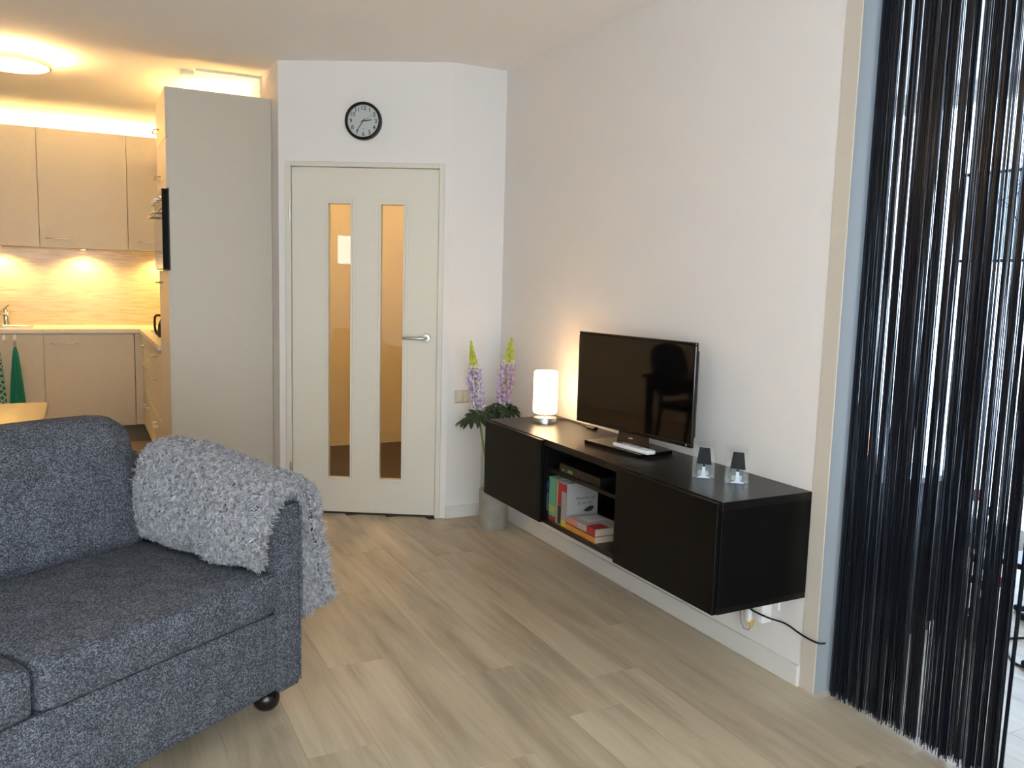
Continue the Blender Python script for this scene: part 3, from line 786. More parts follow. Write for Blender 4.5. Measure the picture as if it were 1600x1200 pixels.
def lupin(label, foot, knee, tip, blue, z_bot, rmax, seed, leaves, taper=0.85):
    rn = random.Random(seed)
    t = thing('lupin', label, 'flower', foot, 0, 'lupins in the vase')
    path = smoothpath([foot, knee, ((knee[0] * 0.35 + tip[0] * 0.65), (knee[1] * 0.35 + tip[1] * 0.65), knee[2] * 0.35 + tip[2] * 0.65), tip], 8)
    part('stem', B().tube(path, [0.006] * (len(path) - 8) + [0.006 - 0.004 * i / 7 for i in range(8)], 8), STEMM, t, smooth=True)
    P = [p for p in path]
    def at(z):
        for i in range(len(P) - 1):
            if P[i].z <= z <= P[i + 1].z:
                k = (z - P[i].z) / (P[i + 1].z - P[i].z); return P[i].lerp(P[i + 1], k)
        return P[-1]
    H = tip[2] - z_bot
    b1, b2, b3 = B(), B(), B()
    nw = 30
    for i in range(nw):
        f = i / (nw - 1)
        z = z_bot + f * H * 0.985
        if f < 0.56 and i % 2: continue
        c = at(z)
        rr = rmax * (0.80 + 0.2 * math.sin(f * PI * 0.9)) * (1 - max(0, f - 0.35) / 0.66 * taper)
        cnt = 7 if f < 0.6 else (8 if f < 0.75 else 7)
        for k in range(cnt):
            a = 2 * PI * (k / cnt) + i * 0.37 + rn.uniform(-0.1, 0.1)
            d = Vector((math.cos(a), math.sin(a), 0))
            if f < 0.56:
                p = c + d * rr * rn.uniform(0.8, 1.05); ico(b1, p + Vector((0, 0, 0.003)), 0.0135 * rn.uniform(0.75, 1.15), d + Vector((0, 0, 0.7)))
                if k % 2: ico(b2, c + d * rr * 0.86 + Vector((0, 0, -0.008)), 0.008, d)
            elif f < 0.68:
                ico(b2, c + d * rr * 0.95, 0.0082, d + Vector((0, 0, 0.5)))
            else:
                ico(b3, c + d * rr * 0.8, 0.0075 * (1.15 - 0.5 * (f - 0.68) / 0.32), d * 0.4 + Vector((0, 0, 1)))
    o1 = part('open_florets', b1, PURP if blue else PURP2, t); o1['kind'] = 'stuff'
    o2 = part('pale_florets', b2, PALE, t); o2['kind'] = 'stuff'
    o3 = part('bud_tip', b3, LIME, t); o3['kind'] = 'stuff'
    for (az, zl, out, size, nl, tilt) in leaves:
        base = at(zl)
        d = Vector((math.cos(az), math.sin(az), 0))
        hub = base + d * out + Vector((0, 0, 0.02))
        lb = B().tube([base, base.lerp(hub, 0.5) + Vector((0, 0, 0.012)), hub], 0.0016, 5)
        nrm = (Vector((0, 0, 1)) + d * tilt).normalized()
        e1 = d - nrm * d.dot(nrm); e1.normalize(); e2 = nrm.cross(e1)
        for k in range(nl):
            a = (k - (nl - 1) / 2) * (5.0 / nl)
            ld = e1 * math.cos(a) + e2 * math.sin(a); sd = nrm.cross(ld)
            ln_ = size * rn.uniform(0.8, 1.05); wd = ln_ * 0.15
            q = []
            for s_, wk, dr in ((0.0, 0.15, 0), (0.35, 0.75, 0.03), (0.68, 1.0, 0.02), (0.9, 0.55, -0.06), (1.0, 0.02, -0.10)):
                cc = hub + ld * ln_ * s_ + nrm * ln_ * dr
                q.append((cc - sd * wd * wk + nrm * wd * 0.35 * wk, cc, cc + sd * wd * wk + nrm * wd * 0.35 * wk))
            lb.grid(q)
            lb.grid([[v - nrm * 0.0012 for v in r_] for r_ in q])
        part('leaf', lb, GREENL, t, smooth=60)
lupin('blue-lilac lupin leaning left with slim lime tip in the vase', (VX - 0.02, VY, 0.236), (-0.262, 4.30, 0.60), (-0.336, 4.30, 1.105), True, 0.725, 0.040, 5,
      [(3.5, 0.64, 0.05, 0.10, 9, 0.5), (4.2, 0.66, 0.04, 0.09, 9, 0.9), (5.2, 0.67, 0.05, 0.085, 8, 0.7), (2.8, 0.62, 0.06, 0.10, 8, 0.2), (0.3, 0.66, 0.05, 0.08, 8, 0.5)])
lupin('violet lupin with broad lime tip nearer the wall in the vase', (VX + 0.02, VY, 0.236), (-0.135, 4.30, 0.60), (-0.078, 4.30, 1.122), False, 0.745, 0.044, 9,
      [(4.0, 0.67, 0.05, 0.10, 9, 0.8), (5.0, 0.69, 0.05, 0.10, 9, 0.8), (5.9, 0.70, 0.05, 0.09, 8, 0.6), (3.3, 0.70, 0.06, 0.08, 8, 0.4), (1.5, 0.66, 0.04, 0.07, 8, 0.4)], 0.72)

# ------------------------------------------------------------------ sofa
SO = Vector((-1.67, 2.662)); SROT = math.atan2(0.533, 0.846)
sf = thing('sofa', 'grey tweed sofa with loose cushions and a fluffy throw on one arm', 'sofa', (SO.x, SO.y, 0), SROT)
SEAT = 0.775; ARM = 0.11; DEP = 0.92; LEN = 2 * ARM + 2 * SEAT
SL = -LEN
part('base_frame', B().rbox(SL + ARM - 0.005, -ARM + 0.005, 0.004, DEP - 0.1, 0.105, 0.375, 0.018, 10, (0, 0.008, 0)), FABRIC, sf, smooth=60, local=True)
def arm_top(y): return 0.718 + 0.062 * min(1, max(0, y / 0.45))
def armshape(x0_, x1_):
    def fn(p):
        k = (p.z - 0.092) / (0.718 - 0.092)
        return Vector((p.x, p.y, 0.092 + k * (arm_top(p.y) - 0.092)))
    return B().rbox(x0_, x1_, 0.0, DEP, 0.092, 0.718, 0.024, 14, (0.004, 0.003, 0.0), fn)
for xa in (-ARM, SL):
    ao = part('arm', armshape(xa, xa + ARM), FABRIC, sf, smooth=60, local=True)
    for xs in (xa + 0.012, xa + ARM - 0.012):
        part('piping', B().tube([(xs, -0.0005, 0.115), (xs, -0.0015, 0.40), (xs, -0.0005, 0.695)], 0.0035, 6), FABRIC, ao, smooth=True, local=True)
part('back_frame', B().rbox(SL + 0.01, -0.01, 0.76, DEP + 0.01, 0.105, 0.735, 0.04, 8), FABRIC, sf, smooth=60, local=True)
def seatfn(p):
    return Vector((p.x, p.y, p.z))
for i in range(2):
    a = -ARM - SEAT * (i + 1)
    part('seat_cushion', B().rbox(a + 0.004, a + SEAT - 0.004, -0.012, 0.70, 0.372, 0.512, 0.026, 14, (0.002, 0.006, 0.014)), FABRIC, sf, smooth=60, local=True)
    cu_ = bpy.data.objects['seat_cushion' if i == 0 else 'seat_cushion.001']
    part('piping', B().tube([(a + 0.03, -0.0065, 0.5085), (a + SEAT / 2, -0.0085, 0.5105), (a + SEAT - 0.03, -0.0065, 0.5085)], 0.0032, 6), FABRIC, cu_, smooth=True, local=True)
def backfn(p):
    f = (p.z - 0.50) / 0.43
    return Vector((p.x, p.y + 0.13 * f, p.z))
for i in range(2):
    a = -ARM - SEAT * (i + 1)
    part('back_cushion', B().rbox(a + 0.012, a + SEAT - 0.012, 0.55, 0.74, 0.50, 0.935, 0.075, 14, (0.008, 0.030, 0.012), backfn), FABRIC, sf, smooth=60, local=True)
for fx, fy in ((-0.055, 0.115), (SL + 0.055, 0.115), (-0.085, DEP - 0.08), (SL + 0.085, DEP - 0.08)):
    part('bun_foot', B().lathe([(0.0, 0.0), (0.030, 0.0), (0.040, 0.012), (0.045, 0.03), (0.043, 0.046), (0.033, 0.060), (0.026, 0.066), (0.026, 0.078), (0.030, 0.082), (0.030, 0.11)], (fx, fy, 0), 28), DARKF, sf, local=True, smooth=60)

# ------------------------------------------------------------------ fluffy throw over the arm
th = thing('throw_blanket', 'fluffy light grey throw draped over the sofa arm', 'blanket', (SO.x, SO.y, 0), SROT)
rb = random.Random(11)
def lerp(a, b, t): return a + (b - a) * t
# cross-section control points (x across the arm, z) from the inner hem over the arm to the outer hem
SEC = [(-0.150, 0.532), (-0.186, 0.545), (-0.202, 0.60), (-0.196, 0.67), (-0.172, 0.735), (-0.13, 0.778), (-0.085, 0.790), (-0.035, 0.788), (0.012, 0.772), (0.034, 0.735), (0.038, 0.66), (0.040, 0.56), (0.043, 0.46), (0.046, 0.37), (0.048, 0.315)]
secp = smoothpath([(x, 0, z) for x, z in SEC], 4)
NU = len(secp); NV = 40
def throw_pt(i, j):
    u = i / (NU - 1); v = j / (NV - 1)
    p = secp[i]
    y = lerp(-0.022, 0.60, v)
    if u < 0.35:                                         # inner flap: front edge runs back towards the hem
        y = lerp(-0.022 + 0.075 * (1 - u / 0.35) ** 2.0, 0.60 - 0.03 * (1 - u / 0.35), v)
    if u > 0.62:                                         # outer side narrower
        k = (u - 0.62) / 0.38
        y = lerp(-0.022 - 0.045 * k, 0.60 - 0.10 * k, v)
    dz = (arm_top(y) - 0.718)
    w_ = max(0.0, min(1.0, (p.z - 0.45) / 0.32))
    z = p.z + dz * w_
    x = p.x
    if u > 0.55:
        k = (u - 0.55) / 0.45
        x += 0.006 * k * math.sin(v * 38) + 0.012 * k * (1 - v)
        z += 0.035 * k * k * math.sin(v * 9.0 + 1.2) + 0.05 * k * k * max(0, 1 - v * 5)
    if u < 0.45:
        k = 1 - u / 0.45
        x += 0.010 * k * math.sin(v * 13 + 0.5) - 0.012 * math.sin(PI * v) * k
        z += 0.006 * k * math.sin(v * 17)
    # round the front and back edges down
    e = min(v, 1 - v) * 0.62
    if e < 0.03:
        s = 1 - e / 0.03
        x += (-0.07 - x) * 0.08 * s * (1 if z > 0.6 else 0.25)
        z -= 0.012 * s * (1 if z > 0.6 else 0)
    return Vector((x, y, z))
outer = [[throw_pt(i, j) for j in range(NV)] for i in range(NU)]
nor = [[None] * NV for _ in range(NU)]
for i in range(NU):
    for j in range(NV):
        du = outer[min(NU - 1, i + 1)][j] - outer[max(0, i - 1)][j]
        dv_ = outer[i][min(NV - 1, j + 1)] - outer[i][max(0, j - 1)]
        nn = dv_.cross(du).normalized()
        nor[i][j] = nn
if nor[NU // 2][NV // 2].z < 0:
    nor = [[-n for n in r_] for r_ in nor]
inner = [[outer[i][j] - nor[i][j] * 0.024 for j in range(NV)] for i in range(NU)]
tb_ = B()
ring = []
for i in range(NU):
    ring.append(outer[i] + inner[i][::-1])
tb_.grid(ring, close_v=True)
n2 = 2 * NV
tb_.f.append(tuple(range(n2))); tb_.f.append(tuple((NU - 1) * n2 + k for k in range(n2)))
body = part('cloth', tb_, BLANKB, th, smooth=60, local=True)
pile = B()
pv, pf = pile.v, pile.f
def tuft(c, n, tang):
    ln_ = rb.uniform(0.012, 0.025)
    d = (n * 1.0 + tang * rb.uniform(0.2, 1.1)).normalized()
    s1 = d.orthogonal().normalized(); s2 = d.cross(s1)
    r_ = rb.uniform(0.0034, 0.0060)
    o_ = len(pv)
    a0 = rb.uniform(0, 6)
    for k in range(3):
        a = a0 + 2 * PI * k / 3
        pv.append(tuple(c + (s1 * math.cos(a) + s2 * math.sin(a)) * r_))
    midp = c + d * ln_ * 0.6
    for k in range(3):
        a = a0 + 2 * PI * k / 3
        pv.append(tuple(midp + (s1 * math.cos(a) + s2 * math.sin(a)) * r_ * 0.9))
    pv.append(tuple(c + d * ln_ * 0.92 + tang * ln_ * 0.8))
    for k in range(3):
        k2 = (k + 1) % 3
        pf.append((o_ + k, o_ + k2, o_ + 3 + k2, o_ + 3 + k)); pf.append((o_ + 3 + k, o_ + 3 + k2, o_ + 6))
for q in range(17000):
    fi = rb.uniform(0, NU - 1.001); fj = rb.uniform(0, NV - 1.001)
    i, j = int(fi), int(fj); a, b_ = fi - i, fj - j
    c = outer[i][j].lerp(outer[i + 1][j], a).lerp(outer[i][j + 1].lerp(outer[i + 1][j + 1], a), b_)
    n = nor[i][j]
    tg = Vector((rb.gauss(0, 1), rb.gauss(0, 1), rb.gauss(0, 1) - 0.4)); tg = (tg - n * tg.dot(n)).normalized()
    tuft(c, n, tg)
for q in range(6400):                                    # pile along the four rims
    side = q % 4
    if side < 2:
        j = 0 if side == 0 else NV - 1
        fi = rb.uniform(0, NU - 1.001); i = int(fi); c = outer[i][j].lerp(outer[i + 1][j], fi - i) - nor[i][j] * rb.uniform(0, 0.02)
        n = Vector((0, -1 if side == 0 else 1, 0)); n = (n + nor[i][j] * rb.uniform(-0.3, 0.8)).normalized()
    else:
        i = 0 if side == 2 else NU - 1
        fj = rb.uniform(0, NV - 1.001); j = int(fj); c = outer[i][j].lerp(outer[i][j + 1], fj - j) - nor[i][j] * rb.uniform(0, 0.02)
        n = Vector((0.3 if side == 2 else 0, 0, -1)).normalized()
    tg = Vector((rb.gauss(0, 1), rb.gauss(0, 1), rb.gauss(0, 1))).normalized()
    tuft(c, n, tg)
for q in range(2600):                                    # underside pile near the front edge of the outer drape
    fi = rb.uniform((NU - 1) * 0.58, NU - 1.001); fj = rb.uniform(0, 6)
    i, j = int(fi), int(fj)
    tuft(inner[i][j].lerp(inner[i + 1][j + 1], rb.random()), -nor[i][j], Vector((0, rb.uniform(-1, 0.3), rb.uniform(-1, 0.3))).normalized())
po = part('pile', pile, BLANK, th, local=True)
po['kind'] = 'stuff'

# ------------------------------------------------------------------ kitchen
KF = 7.707; FX = -1.822
def cab_box(t, x0_, x1_, y0_, y1_, z0_, z1_):
    part('carcass', B().box(x0_, x1_, y0_, y1_, z0_, z1_), CARCASS, t)
# base run along the back wall
bc = thing('base_cabinet', 'greige base cabinet under the sink with towel hooks', 'kitchen cabinet', (-2.86, 8.0, 0), 0, 'kitchen base cabinets')
cab_box(bc, -3.17, -2.552, KF + 0.02, 8.28, 0.15, 0.934)
part('door', B().box(-3.167, -2.554, KF, KF + 0.02, 0.155, 0.928, 0.0015), GREIGE, bc)
part('plinth', B().box(-3.17, -2.552, KF + 0.06, KF + 0.075, 0, 0.15), PLINTH, bc)
bc2 = thing('base_cabinet', 'greige base cabinet with a bow handle right of the sink', 'kitchen cabinet', (-2.215, 8.0, 0), 0, 'kitchen base cabinets')
cab_box(bc2, -2.552, -1.882, KF + 0.02, 8.28, 0.15, 0.934)
dr = part('door', B().box(-2.547, -1.886, KF, KF + 0.02, 0.155, 0.928, 0.0015), GREIGE, bc2)
part('handle', bow(B(), (-2.495, KF, 0.853), (-2.305, KF, 0.853), (0, -1, 0)), STEEL, dr, smooth=True)
part('plinth', B().box(-2.552, -1.882, KF + 0.06, KF + 0.075, 0, 0.15), PLINTH, bc2)
fl = part('corner_filler', B().box(-1.880, FX + 0.02, KF, KF + 0.02, 0.155, 0.928, 0.001), GREIGE)
tag(fl, 'narrow greige filler panel in the corner of the base cabinets', 'panel')
fl2 = part('plinth', B().box(-1.882, FX + 0.06, KF + 0.06, KF + 0.075, 0, 0.15), PLINTH, fl)
# drawer units along the side wall
for (ya, yb_, lab) in ((5.905, 6.80, 'greige drawer unit with three bow handles beside the tall cabinet'), (6.80, 7.70, 'greige drawer unit with three bow handles near the kitchen corner')):
    t = thing('drawer_unit', lab, 'kitchen cabinet', ((FX + BX) / 2, (ya + yb_) / 2, 0), 0, 'kitchen drawer units')
    cab_box(t, FX + 0.02, BX - 0.005, ya, yb_, 0.15, 0.934)
    for za, zb_, hz in ((0.155, 0.447, 0.375), (0.451, 0.786, 0.705), (0.790, 0.928, 0.865)):
        d = part('drawer', B().box(FX, FX + 0.02, ya + 0.002, yb_ - 0.002, za, zb_, 0.0015), GREIGE, t)
        yc = (ya + yb_) / 2
        part('handle', bow(B(), (FX, yc - 0.09, hz), (FX, yc + 0.09, hz), (-1, 0, 0)), STEEL, d, smooth=True)
    part('plinth', B().box(FX + 0.06, FX + 0.075, ya, yb_, 0, 0.15), PLINTH, t)
wt = B().prism([(-3.4, 7.690), (FX - 0.018, 7.690), (FX - 0.018, 5.905), (BX - 0.002, 5.905), (BX - 0.002, 8.297), (-3.4, 8.297)], lambda p: (p[0], p[1], 0.935), lambda p: (p[0], p[1], 0.967))
wo = part('worktop', wt, WORKT); tag(wo, 'pale L-shaped kitchen worktop', 'worktop')
bs = part('backsplash', B().box(-3.4, BX - 0.002, 8.288, 8.298, 0.9675, 1.628), SPLASH); tag(bs, 'light wood backsplash panel lit by under-cabinet spots', 'backsplash')
# sink and tap
sk_ = thing('sink', 'stainless sink bowl set into the worktop', 'sink', (-2.87, 8.0, 0.967))
part('rim', B().box(-3.12, -2.63, 7.80, 7.83, 0.9672, 0.973, 0.002).box(-3.12, -2.63, 8.15, 8.18, 0.9672, 0.973, 0.002).box(-3.12, -3.09, 7.83, 8.15, 0.9672, 0.973, 0.002).box(-2.66, -2.63, 7.83, 8.15, 0.9672, 0.973, 0.002), STEEL, sk_)
part('bowl_floor', B().box(-3.09, -2.66, 7.83, 8.15, 0.9672, 0.9685), STEEL, sk_)
tp = thing('tap', 'chrome mixer tap behind the sink', 'tap', (-2.833, 8.2, 0.967))
part('body', B().lathe([(0.0, 0.0), (0.026, 0.0), (0.026, 0.01), (0.022, 0.016), (0.021, 0.10), (0.024, 0.115), (0.024, 0.135), (0.018, 0.145), (0.0, 0.147)], (-2.833, 8.21, 0.967), 24), CHROME, tp, smooth=True)
part('spout', B().tube(smoothpath([(-2.833, 8.21, 1.06), (-2.86, 8.17, 1.075), (-2.89, 8.10, 1.08), (-2.90, 8.06, 1.065)]), 0.013, 12), CHROME, tp, smooth=True)
part('lever', B().tube([(-2.833, 8.21, 1.105), (-2.825, 8.19, 1.13), (-2.81, 8.14, 1.14)], [0.008, 0.007, 0.006], 10), CHROME, tp, smooth=True)
# hob and kettle
hb_ = part('hob', B().box(-1.775, -1.26, 6.90, 7.45, 0.9672, 0.9745, 0.003), BLACKG); tag(hb_, 'black glass hob in the side worktop', 'hob')
KX, KY = -1.70, 6.72
kt = thing('kettle', 'black kettle mostly hidden behind the tall cabinet', 'kettle', (KX, KY, 0.9672))
part('body', B().lathe([(0.0, 0), (0.075, 0), (0.08, 0.02), (0.075, 0.09), (0.05, 0.15), (0.045, 0.17), (0.0, 0.175)], (KX, KY, 0.9672), 24), BLACKP, kt, smooth=True)
part('handle', B().tube(smoothpath([(KX - 0.035, KY, 1.125), (KX - 0.085, KY + 0.01, 1.125), (KX - 0.095, KY + 0.01, 1.08), (KX - 0.09, KY + 0.01, 1.01), (KX - 0.072, KY, 0.985)]), 0.009, 8), BLACKP, kt, smooth=True)
part('lid_knob', B().lathe([(0.0, 0.17), (0.008, 0.172), (0.012, 0.185), (0.0, 0.19)], (KX, KY, 0.9672), 12), BLACKP, kt, smooth=True)

# wall cabinets
WF = 7.95
def wall_cab(xa, xb, lab, hx=None):
    t = thing('wall_cabinet', lab, 'kitchen cabinet', ((xa + xb) / 2, 8.13, 1.628), 0, 'kitchen wall cabinets')
    cab_box(t, xa + 0.001, xb - 0.001, WF + 0.02, 8.297, 1.632, 2.53)
    part('light_block_strip', B().box(xa, xb, WF + 0.0205, WF + 0.032, 2.5302, 2.580), GREIGE, t)  # strip added behind the door tops to block LED light at the gaps
    d = part('door', B().box(xa + 0.002, xb - 0.002, WF, WF + 0.02, 1.628, 2.582, 0.0015), GREIGE, t)
    if hx: part('handle', bow(B(), (hx, WF, 1.70), (hx + 0.19, WF, 1.70), (0, -1, 0)), STEEL, d, smooth=True)
wall_cab(-3.21, -2.557, 'greige wall cabinet left of the others over the sink', -3.17)
wall_cab(-2.557, -1.896, 'greige wall cabinet with a bow handle in the middle of the row', -2.51)
wall_cab(-1.896, BX - 0.003, 'greige wall cabinet partly hidden by the tall cabinet', -1.815)
# LED tubes on top of the wall cabinets
for xa, xb, lab in ((-3.18, -2.58, 'lit LED tube on top of the wall cabinet over the sink'), (-2.53, -1.93, 'lit LED tube on top of the middle wall cabinet'), (-1.85, -1.28, 'lit LED tube on top of the wall cabinet near the corner')):
    t = thing('led_tube', lab, 'light', ((xa + xb) / 2, 8.21, 2.53), 0, 'LED tubes above the wall cabinets')
    part('holder', B().box(xa, xb, 8.195, 8.225, 2.5302, 2.540), WHITEP, t)
    part('tube', B().tube([(xa + 0.01, 8.21, 2.548), (xb - 0.01, 8.21, 2.548)], 0.008, 10), LEDM, t, smooth=True)
# under-cabinet spots
for i, xx in enumerate((-2.86, -2.24, -1.60)):
    t = thing('cabinet_spot', ('lit round spot under the wall cabinet above the sink', 'lit round spot under the middle wall cabinet', 'lit round spot under the wall cabinet near the corner')[i], 'light', (xx, 8.15, 1.632), 0, 'spots under the wall cabinets')
    part('housing', B().lathe([(0.030, 0.0), (0.030, -0.012), (0.024, -0.013), (0.024, -0.009), (0.0, -0.009)], (xx, 8.15, 1.6318), 20), STEEL, t, smooth=True)
    part('lens', B().lathe([(0.0, -0.011), (0.023, -0.011), (0.023, -0.0095), (0.0, -0.0095)], (xx, 8.15, 1.6318), 20), PUCKM, t)
    l = bpy.data.lights.new('cabinet_spot_beam', 'SPOT'); l.energy = 10.0; l.color = (1.0, 0.76, 0.27); l.spot_size = 2.6; l.spot_blend = 0.6; l.shadow_soft_size = 0.02
    lo = bpy.data.objects.new('cabinet_spot_beam', l); lo.location = (xx, 8.15, 1.612); COL.objects.link(lo)

# tall cabinet with oven
TYA, TYB, TT = 5.30, 5.90, 2.492
tc_ = thing('tall_cabinet', 'tall greige kitchen cabinet with a plain side panel facing the room', 'kitchen cabinet', ((FX + BX) / 2, 5.6, 0))
part('side_panel', B().box(-1.809, BX - 0.002, TYA, TYA + 0.018, 0, TT, 0.001), GREIGE, tc_)
part('side_panel', B().box(-1.802, BX - 0.002, TYB - 0.018, TYB, 0, TT, 0.001), GREIGE, tc_)
part('top_panel', B().box(-1.802, BX - 0.002, TYA + 0.018, TYB - 0.018, TT - 0.018, TT), GREIGE, tc_)
part('carcass', B().box(-1.80, BX - 0.002, TYA + 0.018, TYB - 0.018, 0.15, 1.455).box(-1.80, BX - 0.002, TYA + 0.018, TYB - 0.018, 1.925, TT - 0.018).box(-1.24, BX - 0.002, TYA + 0.018, TYB - 0.018, 1.455, 1.925), CARCASS, tc_)
for za, zb_, ha, hb2, hz in ((2.215, TT, 5.79, 5.87, 2.307), (1.925, 2.211, 5.77, 5.85, 2.022), (0.155, 1.452, 5.77, 5.87, 1.378)):
    d = part('door', B().box(FX, FX + 0.02, TYA + 0.001, TYB - 0.002, za, zb_, 0.0015), GREIGE, tc_)
    part('handle', bow(B(), (FX, ha - 0.10, hz), (FX, hb2, hz), (-1, 0, 0)), STEEL, d, smooth=True)
part('plinth', B().box(FX + 0.06, FX + 0.075, TYA + 0.018, TYB, 0, 0.15), PLINTH, tc_)
ov = thing('oven', 'built-in stainless oven with black side trim in the tall cabinet', 'oven', (-1.6, 5.6, 1.457))
part('body', B().box(-1.815, -1.28, TYA + 0.03, TYB - 0.03, 1.458, 1.920), BLACKP, ov)
part('trim_frame', B().box(-1.838, -1.815, TYA + 0.004, TYB - 0.004, 1.460, 1.921, 0.002).box(-1.849, -1.838, TYA + 0.001, TYA + 0.012, 1.460, 1.921, 0.001), mat('oven_trim', (14, 14, 14), 0.7, spec=0.2), ov)
cp = part('control_panel', B().box(-1.846, -1.838, TYA + 0.0125, TYB - 0.006, 1.815, 1.919, 0.002), STEEL, ov)
for yy in (5.42, 5.60, 5.78):
    part('knob', B().lathe([(0.0, -0.024), (0.016, -0.023), (0.019, -0.004), (0.022, 0.0)], (-1.846, yy, 1.868), 18, 'x'), STEEL, cp, smooth=True)
gd = part('glass_door', B().box(-1.846, -1.838, TYA + 0.0125, TYB - 0.006, 1.463, 1.808, 0.002), mat('oven_glass', (150, 140, 130), 0.06, metal=0.85), ov)
part('handle', bow(B(), (-1.846, 5.36, 1.785), (-1.846, 5.84, 1.785), (-1, 0, 0), 0.009, 0.04), STEEL, gd, smooth=True)

# short LED lamp on the drawer-side wall, behind the tall cabinet's top
sc_cab = thing('wall_cabinet', 'greige wall cabinet behind the tall cabinet', 'kitchen cabinet', (-1.4, 6.5, 1.9), 0, 'kitchen wall cabinets')
part('carcass', B().box(-1.56, BX - 0.002, 5.91, 7.0, 1.75, 2.40), CARCASS, sc_cab)
part('door', B().box(-1.58, -1.561, 5.912, 6.998, 1.75, 2.40, 0.0015), GREIGE, sc_cab)
lt = thing('led_tube', 'lit LED tube on the wall cabinet hidden behind the tall cabinet', 'light', (-1.4, 6.10, 2.40), 0, 'LED tubes above the wall cabinets')
part('holder', B().box(-1.56, -1.25, 6.085, 6.115, 2.4002, 2.41), WHITEP, lt)
part('tube', B().tube([(-1.55, 6.10, 2.418), (-1.26, 6.10, 2.418)], 0.008, 10), LEDM, lt, smooth=True)
jb = thing('junction_box', 'small white box on the ceiling above the tall cabinet', 'junction box', (-1.655, 5.70, ZC))
part('cover', B().box(-1.695, -1.615, 5.665, 5.745, ZC - 0.024, ZC - 0.0005, 0.003), WHITEP, jb)
part('trunking', B().box(-1.615, BX - 0.001, 5.60, 5.615, ZC - 0.014, ZC - 0.0005, 0.001).box(BX - 0.013, BX - 0.001, 5.60, 5.615, 2.50, ZC - 0.014, 0.001), WHITEP, jb)

# ceiling lamp in the kitchen
CX, CY = -2.60, 5.80
cl = thing('ceiling_lamp', 'round flush ceiling lamp glowing warm white in the kitchen', 'ceiling lamp', (CX, CY, ZC))
part('mount', B().lathe([(0.10, -0.045), (0.10, 0.0)], (CX, CY, ZC), 28), WHITEP, cl)
part('ring', B().lathe([(0.205, -0.072), (0.212, -0.072), (0.212, -0.045), (0.205, -0.045), (0.205, -0.072)], (CX, CY, ZC), 48), mat('lamp_ring', (215, 205, 185), 0.4), cl, smooth=True)
part('diffuser', B().lathe([(0.0, -0.076), (0.19, -0.076), (0.204, -0.070), (0.204, -0.050), (0.19, -0.046), (0.0, -0.046)], (CX, CY, ZC), 48), CLAMPM, cl, smooth=True)

part('backlight', B().lathe([(0.110, -0.0455), (0.190, -0.0455), (0.190, -0.042), (0.110, -0.042), (0.110, -0.0455)], (CX, CY, ZC), 48), mat('lamp_backlight', (255, 250, 240), 0.4, emit=(1.0, 0.62, 0.26), estr=150.0), cl)

# hooks and tea towels
for i, (hx, lab) in enumerate(((-2.822, 'oval white towel hook holding the plaid tea towel'), (-2.748, 'oval white towel hook holding the plain teal towel'))):
    t = thing('towel_hook', lab, 'hook', (hx, KF, 0.90), 0, 'towel hooks on the sink cabinet')
    part('plate', B().rbox(hx - 0.014, hx + 0.014, KF - 0.008, KF - 0.0005, 0.872, 0.928, 0.012, 5), WHITEP, t, smooth=60)
    part('hook', B().tube(smoothpath([(hx, KF - 0.006, 0.885), (hx, KF - 0.018, 0.866), (hx, KF - 0.026, 0.862), (hx, KF - 0.028, 0.874)]), 0.003, 8), STEEL, t, smooth=True)
def towel(name, label, hx, zt, zb_, wt_, wb, material, seed):
    rn = random.Random(seed)
    rows = []
    n = 14
    for i in range(13):
        f = i / 12
        z = lerp(zt, zb_, f)
        wd = lerp(wt_, wb, min(1, f ** 0.7))
        row = []
        for k in range(n + 1):
            s = k / n - 0.5
            x = hx + s * wd + 0.10 * wb * f * 0.2
            y = KF - 0.022 - 0.012 * math.sin(s * 16 + seed) * min(1, f * 2) - 0.006 * (1 - f)
            row.append(Vector((x, y, z + 0.012 * math.sin(s * 5 + seed) * f)))
        rows.append(row)
    b = B()
    back = [[p + Vector((0, 0.006, 0)) for p in r_] for r_ in rows]
    b.grid([r_ + bk[::-1] for r_, bk in zip(rows, back)], close_v=True)
    m2 = 2 * (n + 1)
    b.f.append(tuple(range(m2))); b.f.append(tuple(12 * m2 + k for k in range(m2)))
    t = thing(name, label, 'towel', (hx, KF - 0.02, zb_), 0, 'tea towels on the sink cabinet')
    part('cloth', b, material, t, smooth=60)
    part('loop', B().tube([(hx, KF - 0.026, zt + 0.04), (hx - 0.008, KF - 0.026, zt + 0.018), (hx, KF - 0.026, zt - 0.004), (hx + 0.008, KF - 0.026, zt + 0.018)], 0.002, 6, closed=True), material, t)
towel('tea_towel', 'teal and white plaid tea towel hanging on the cabinet', -2.862, 0.80, 0.30, 0.02, 0.095, plaid_material(), 1)
towel('tea_towel', 'plain dark teal towel hanging on the cabinet', -2.748, 0.828, 0.30, 0.018, 0.125, mat('teal_cloth', (20, 120, 104), 0.9, var=0.15, vscale=40), 2)

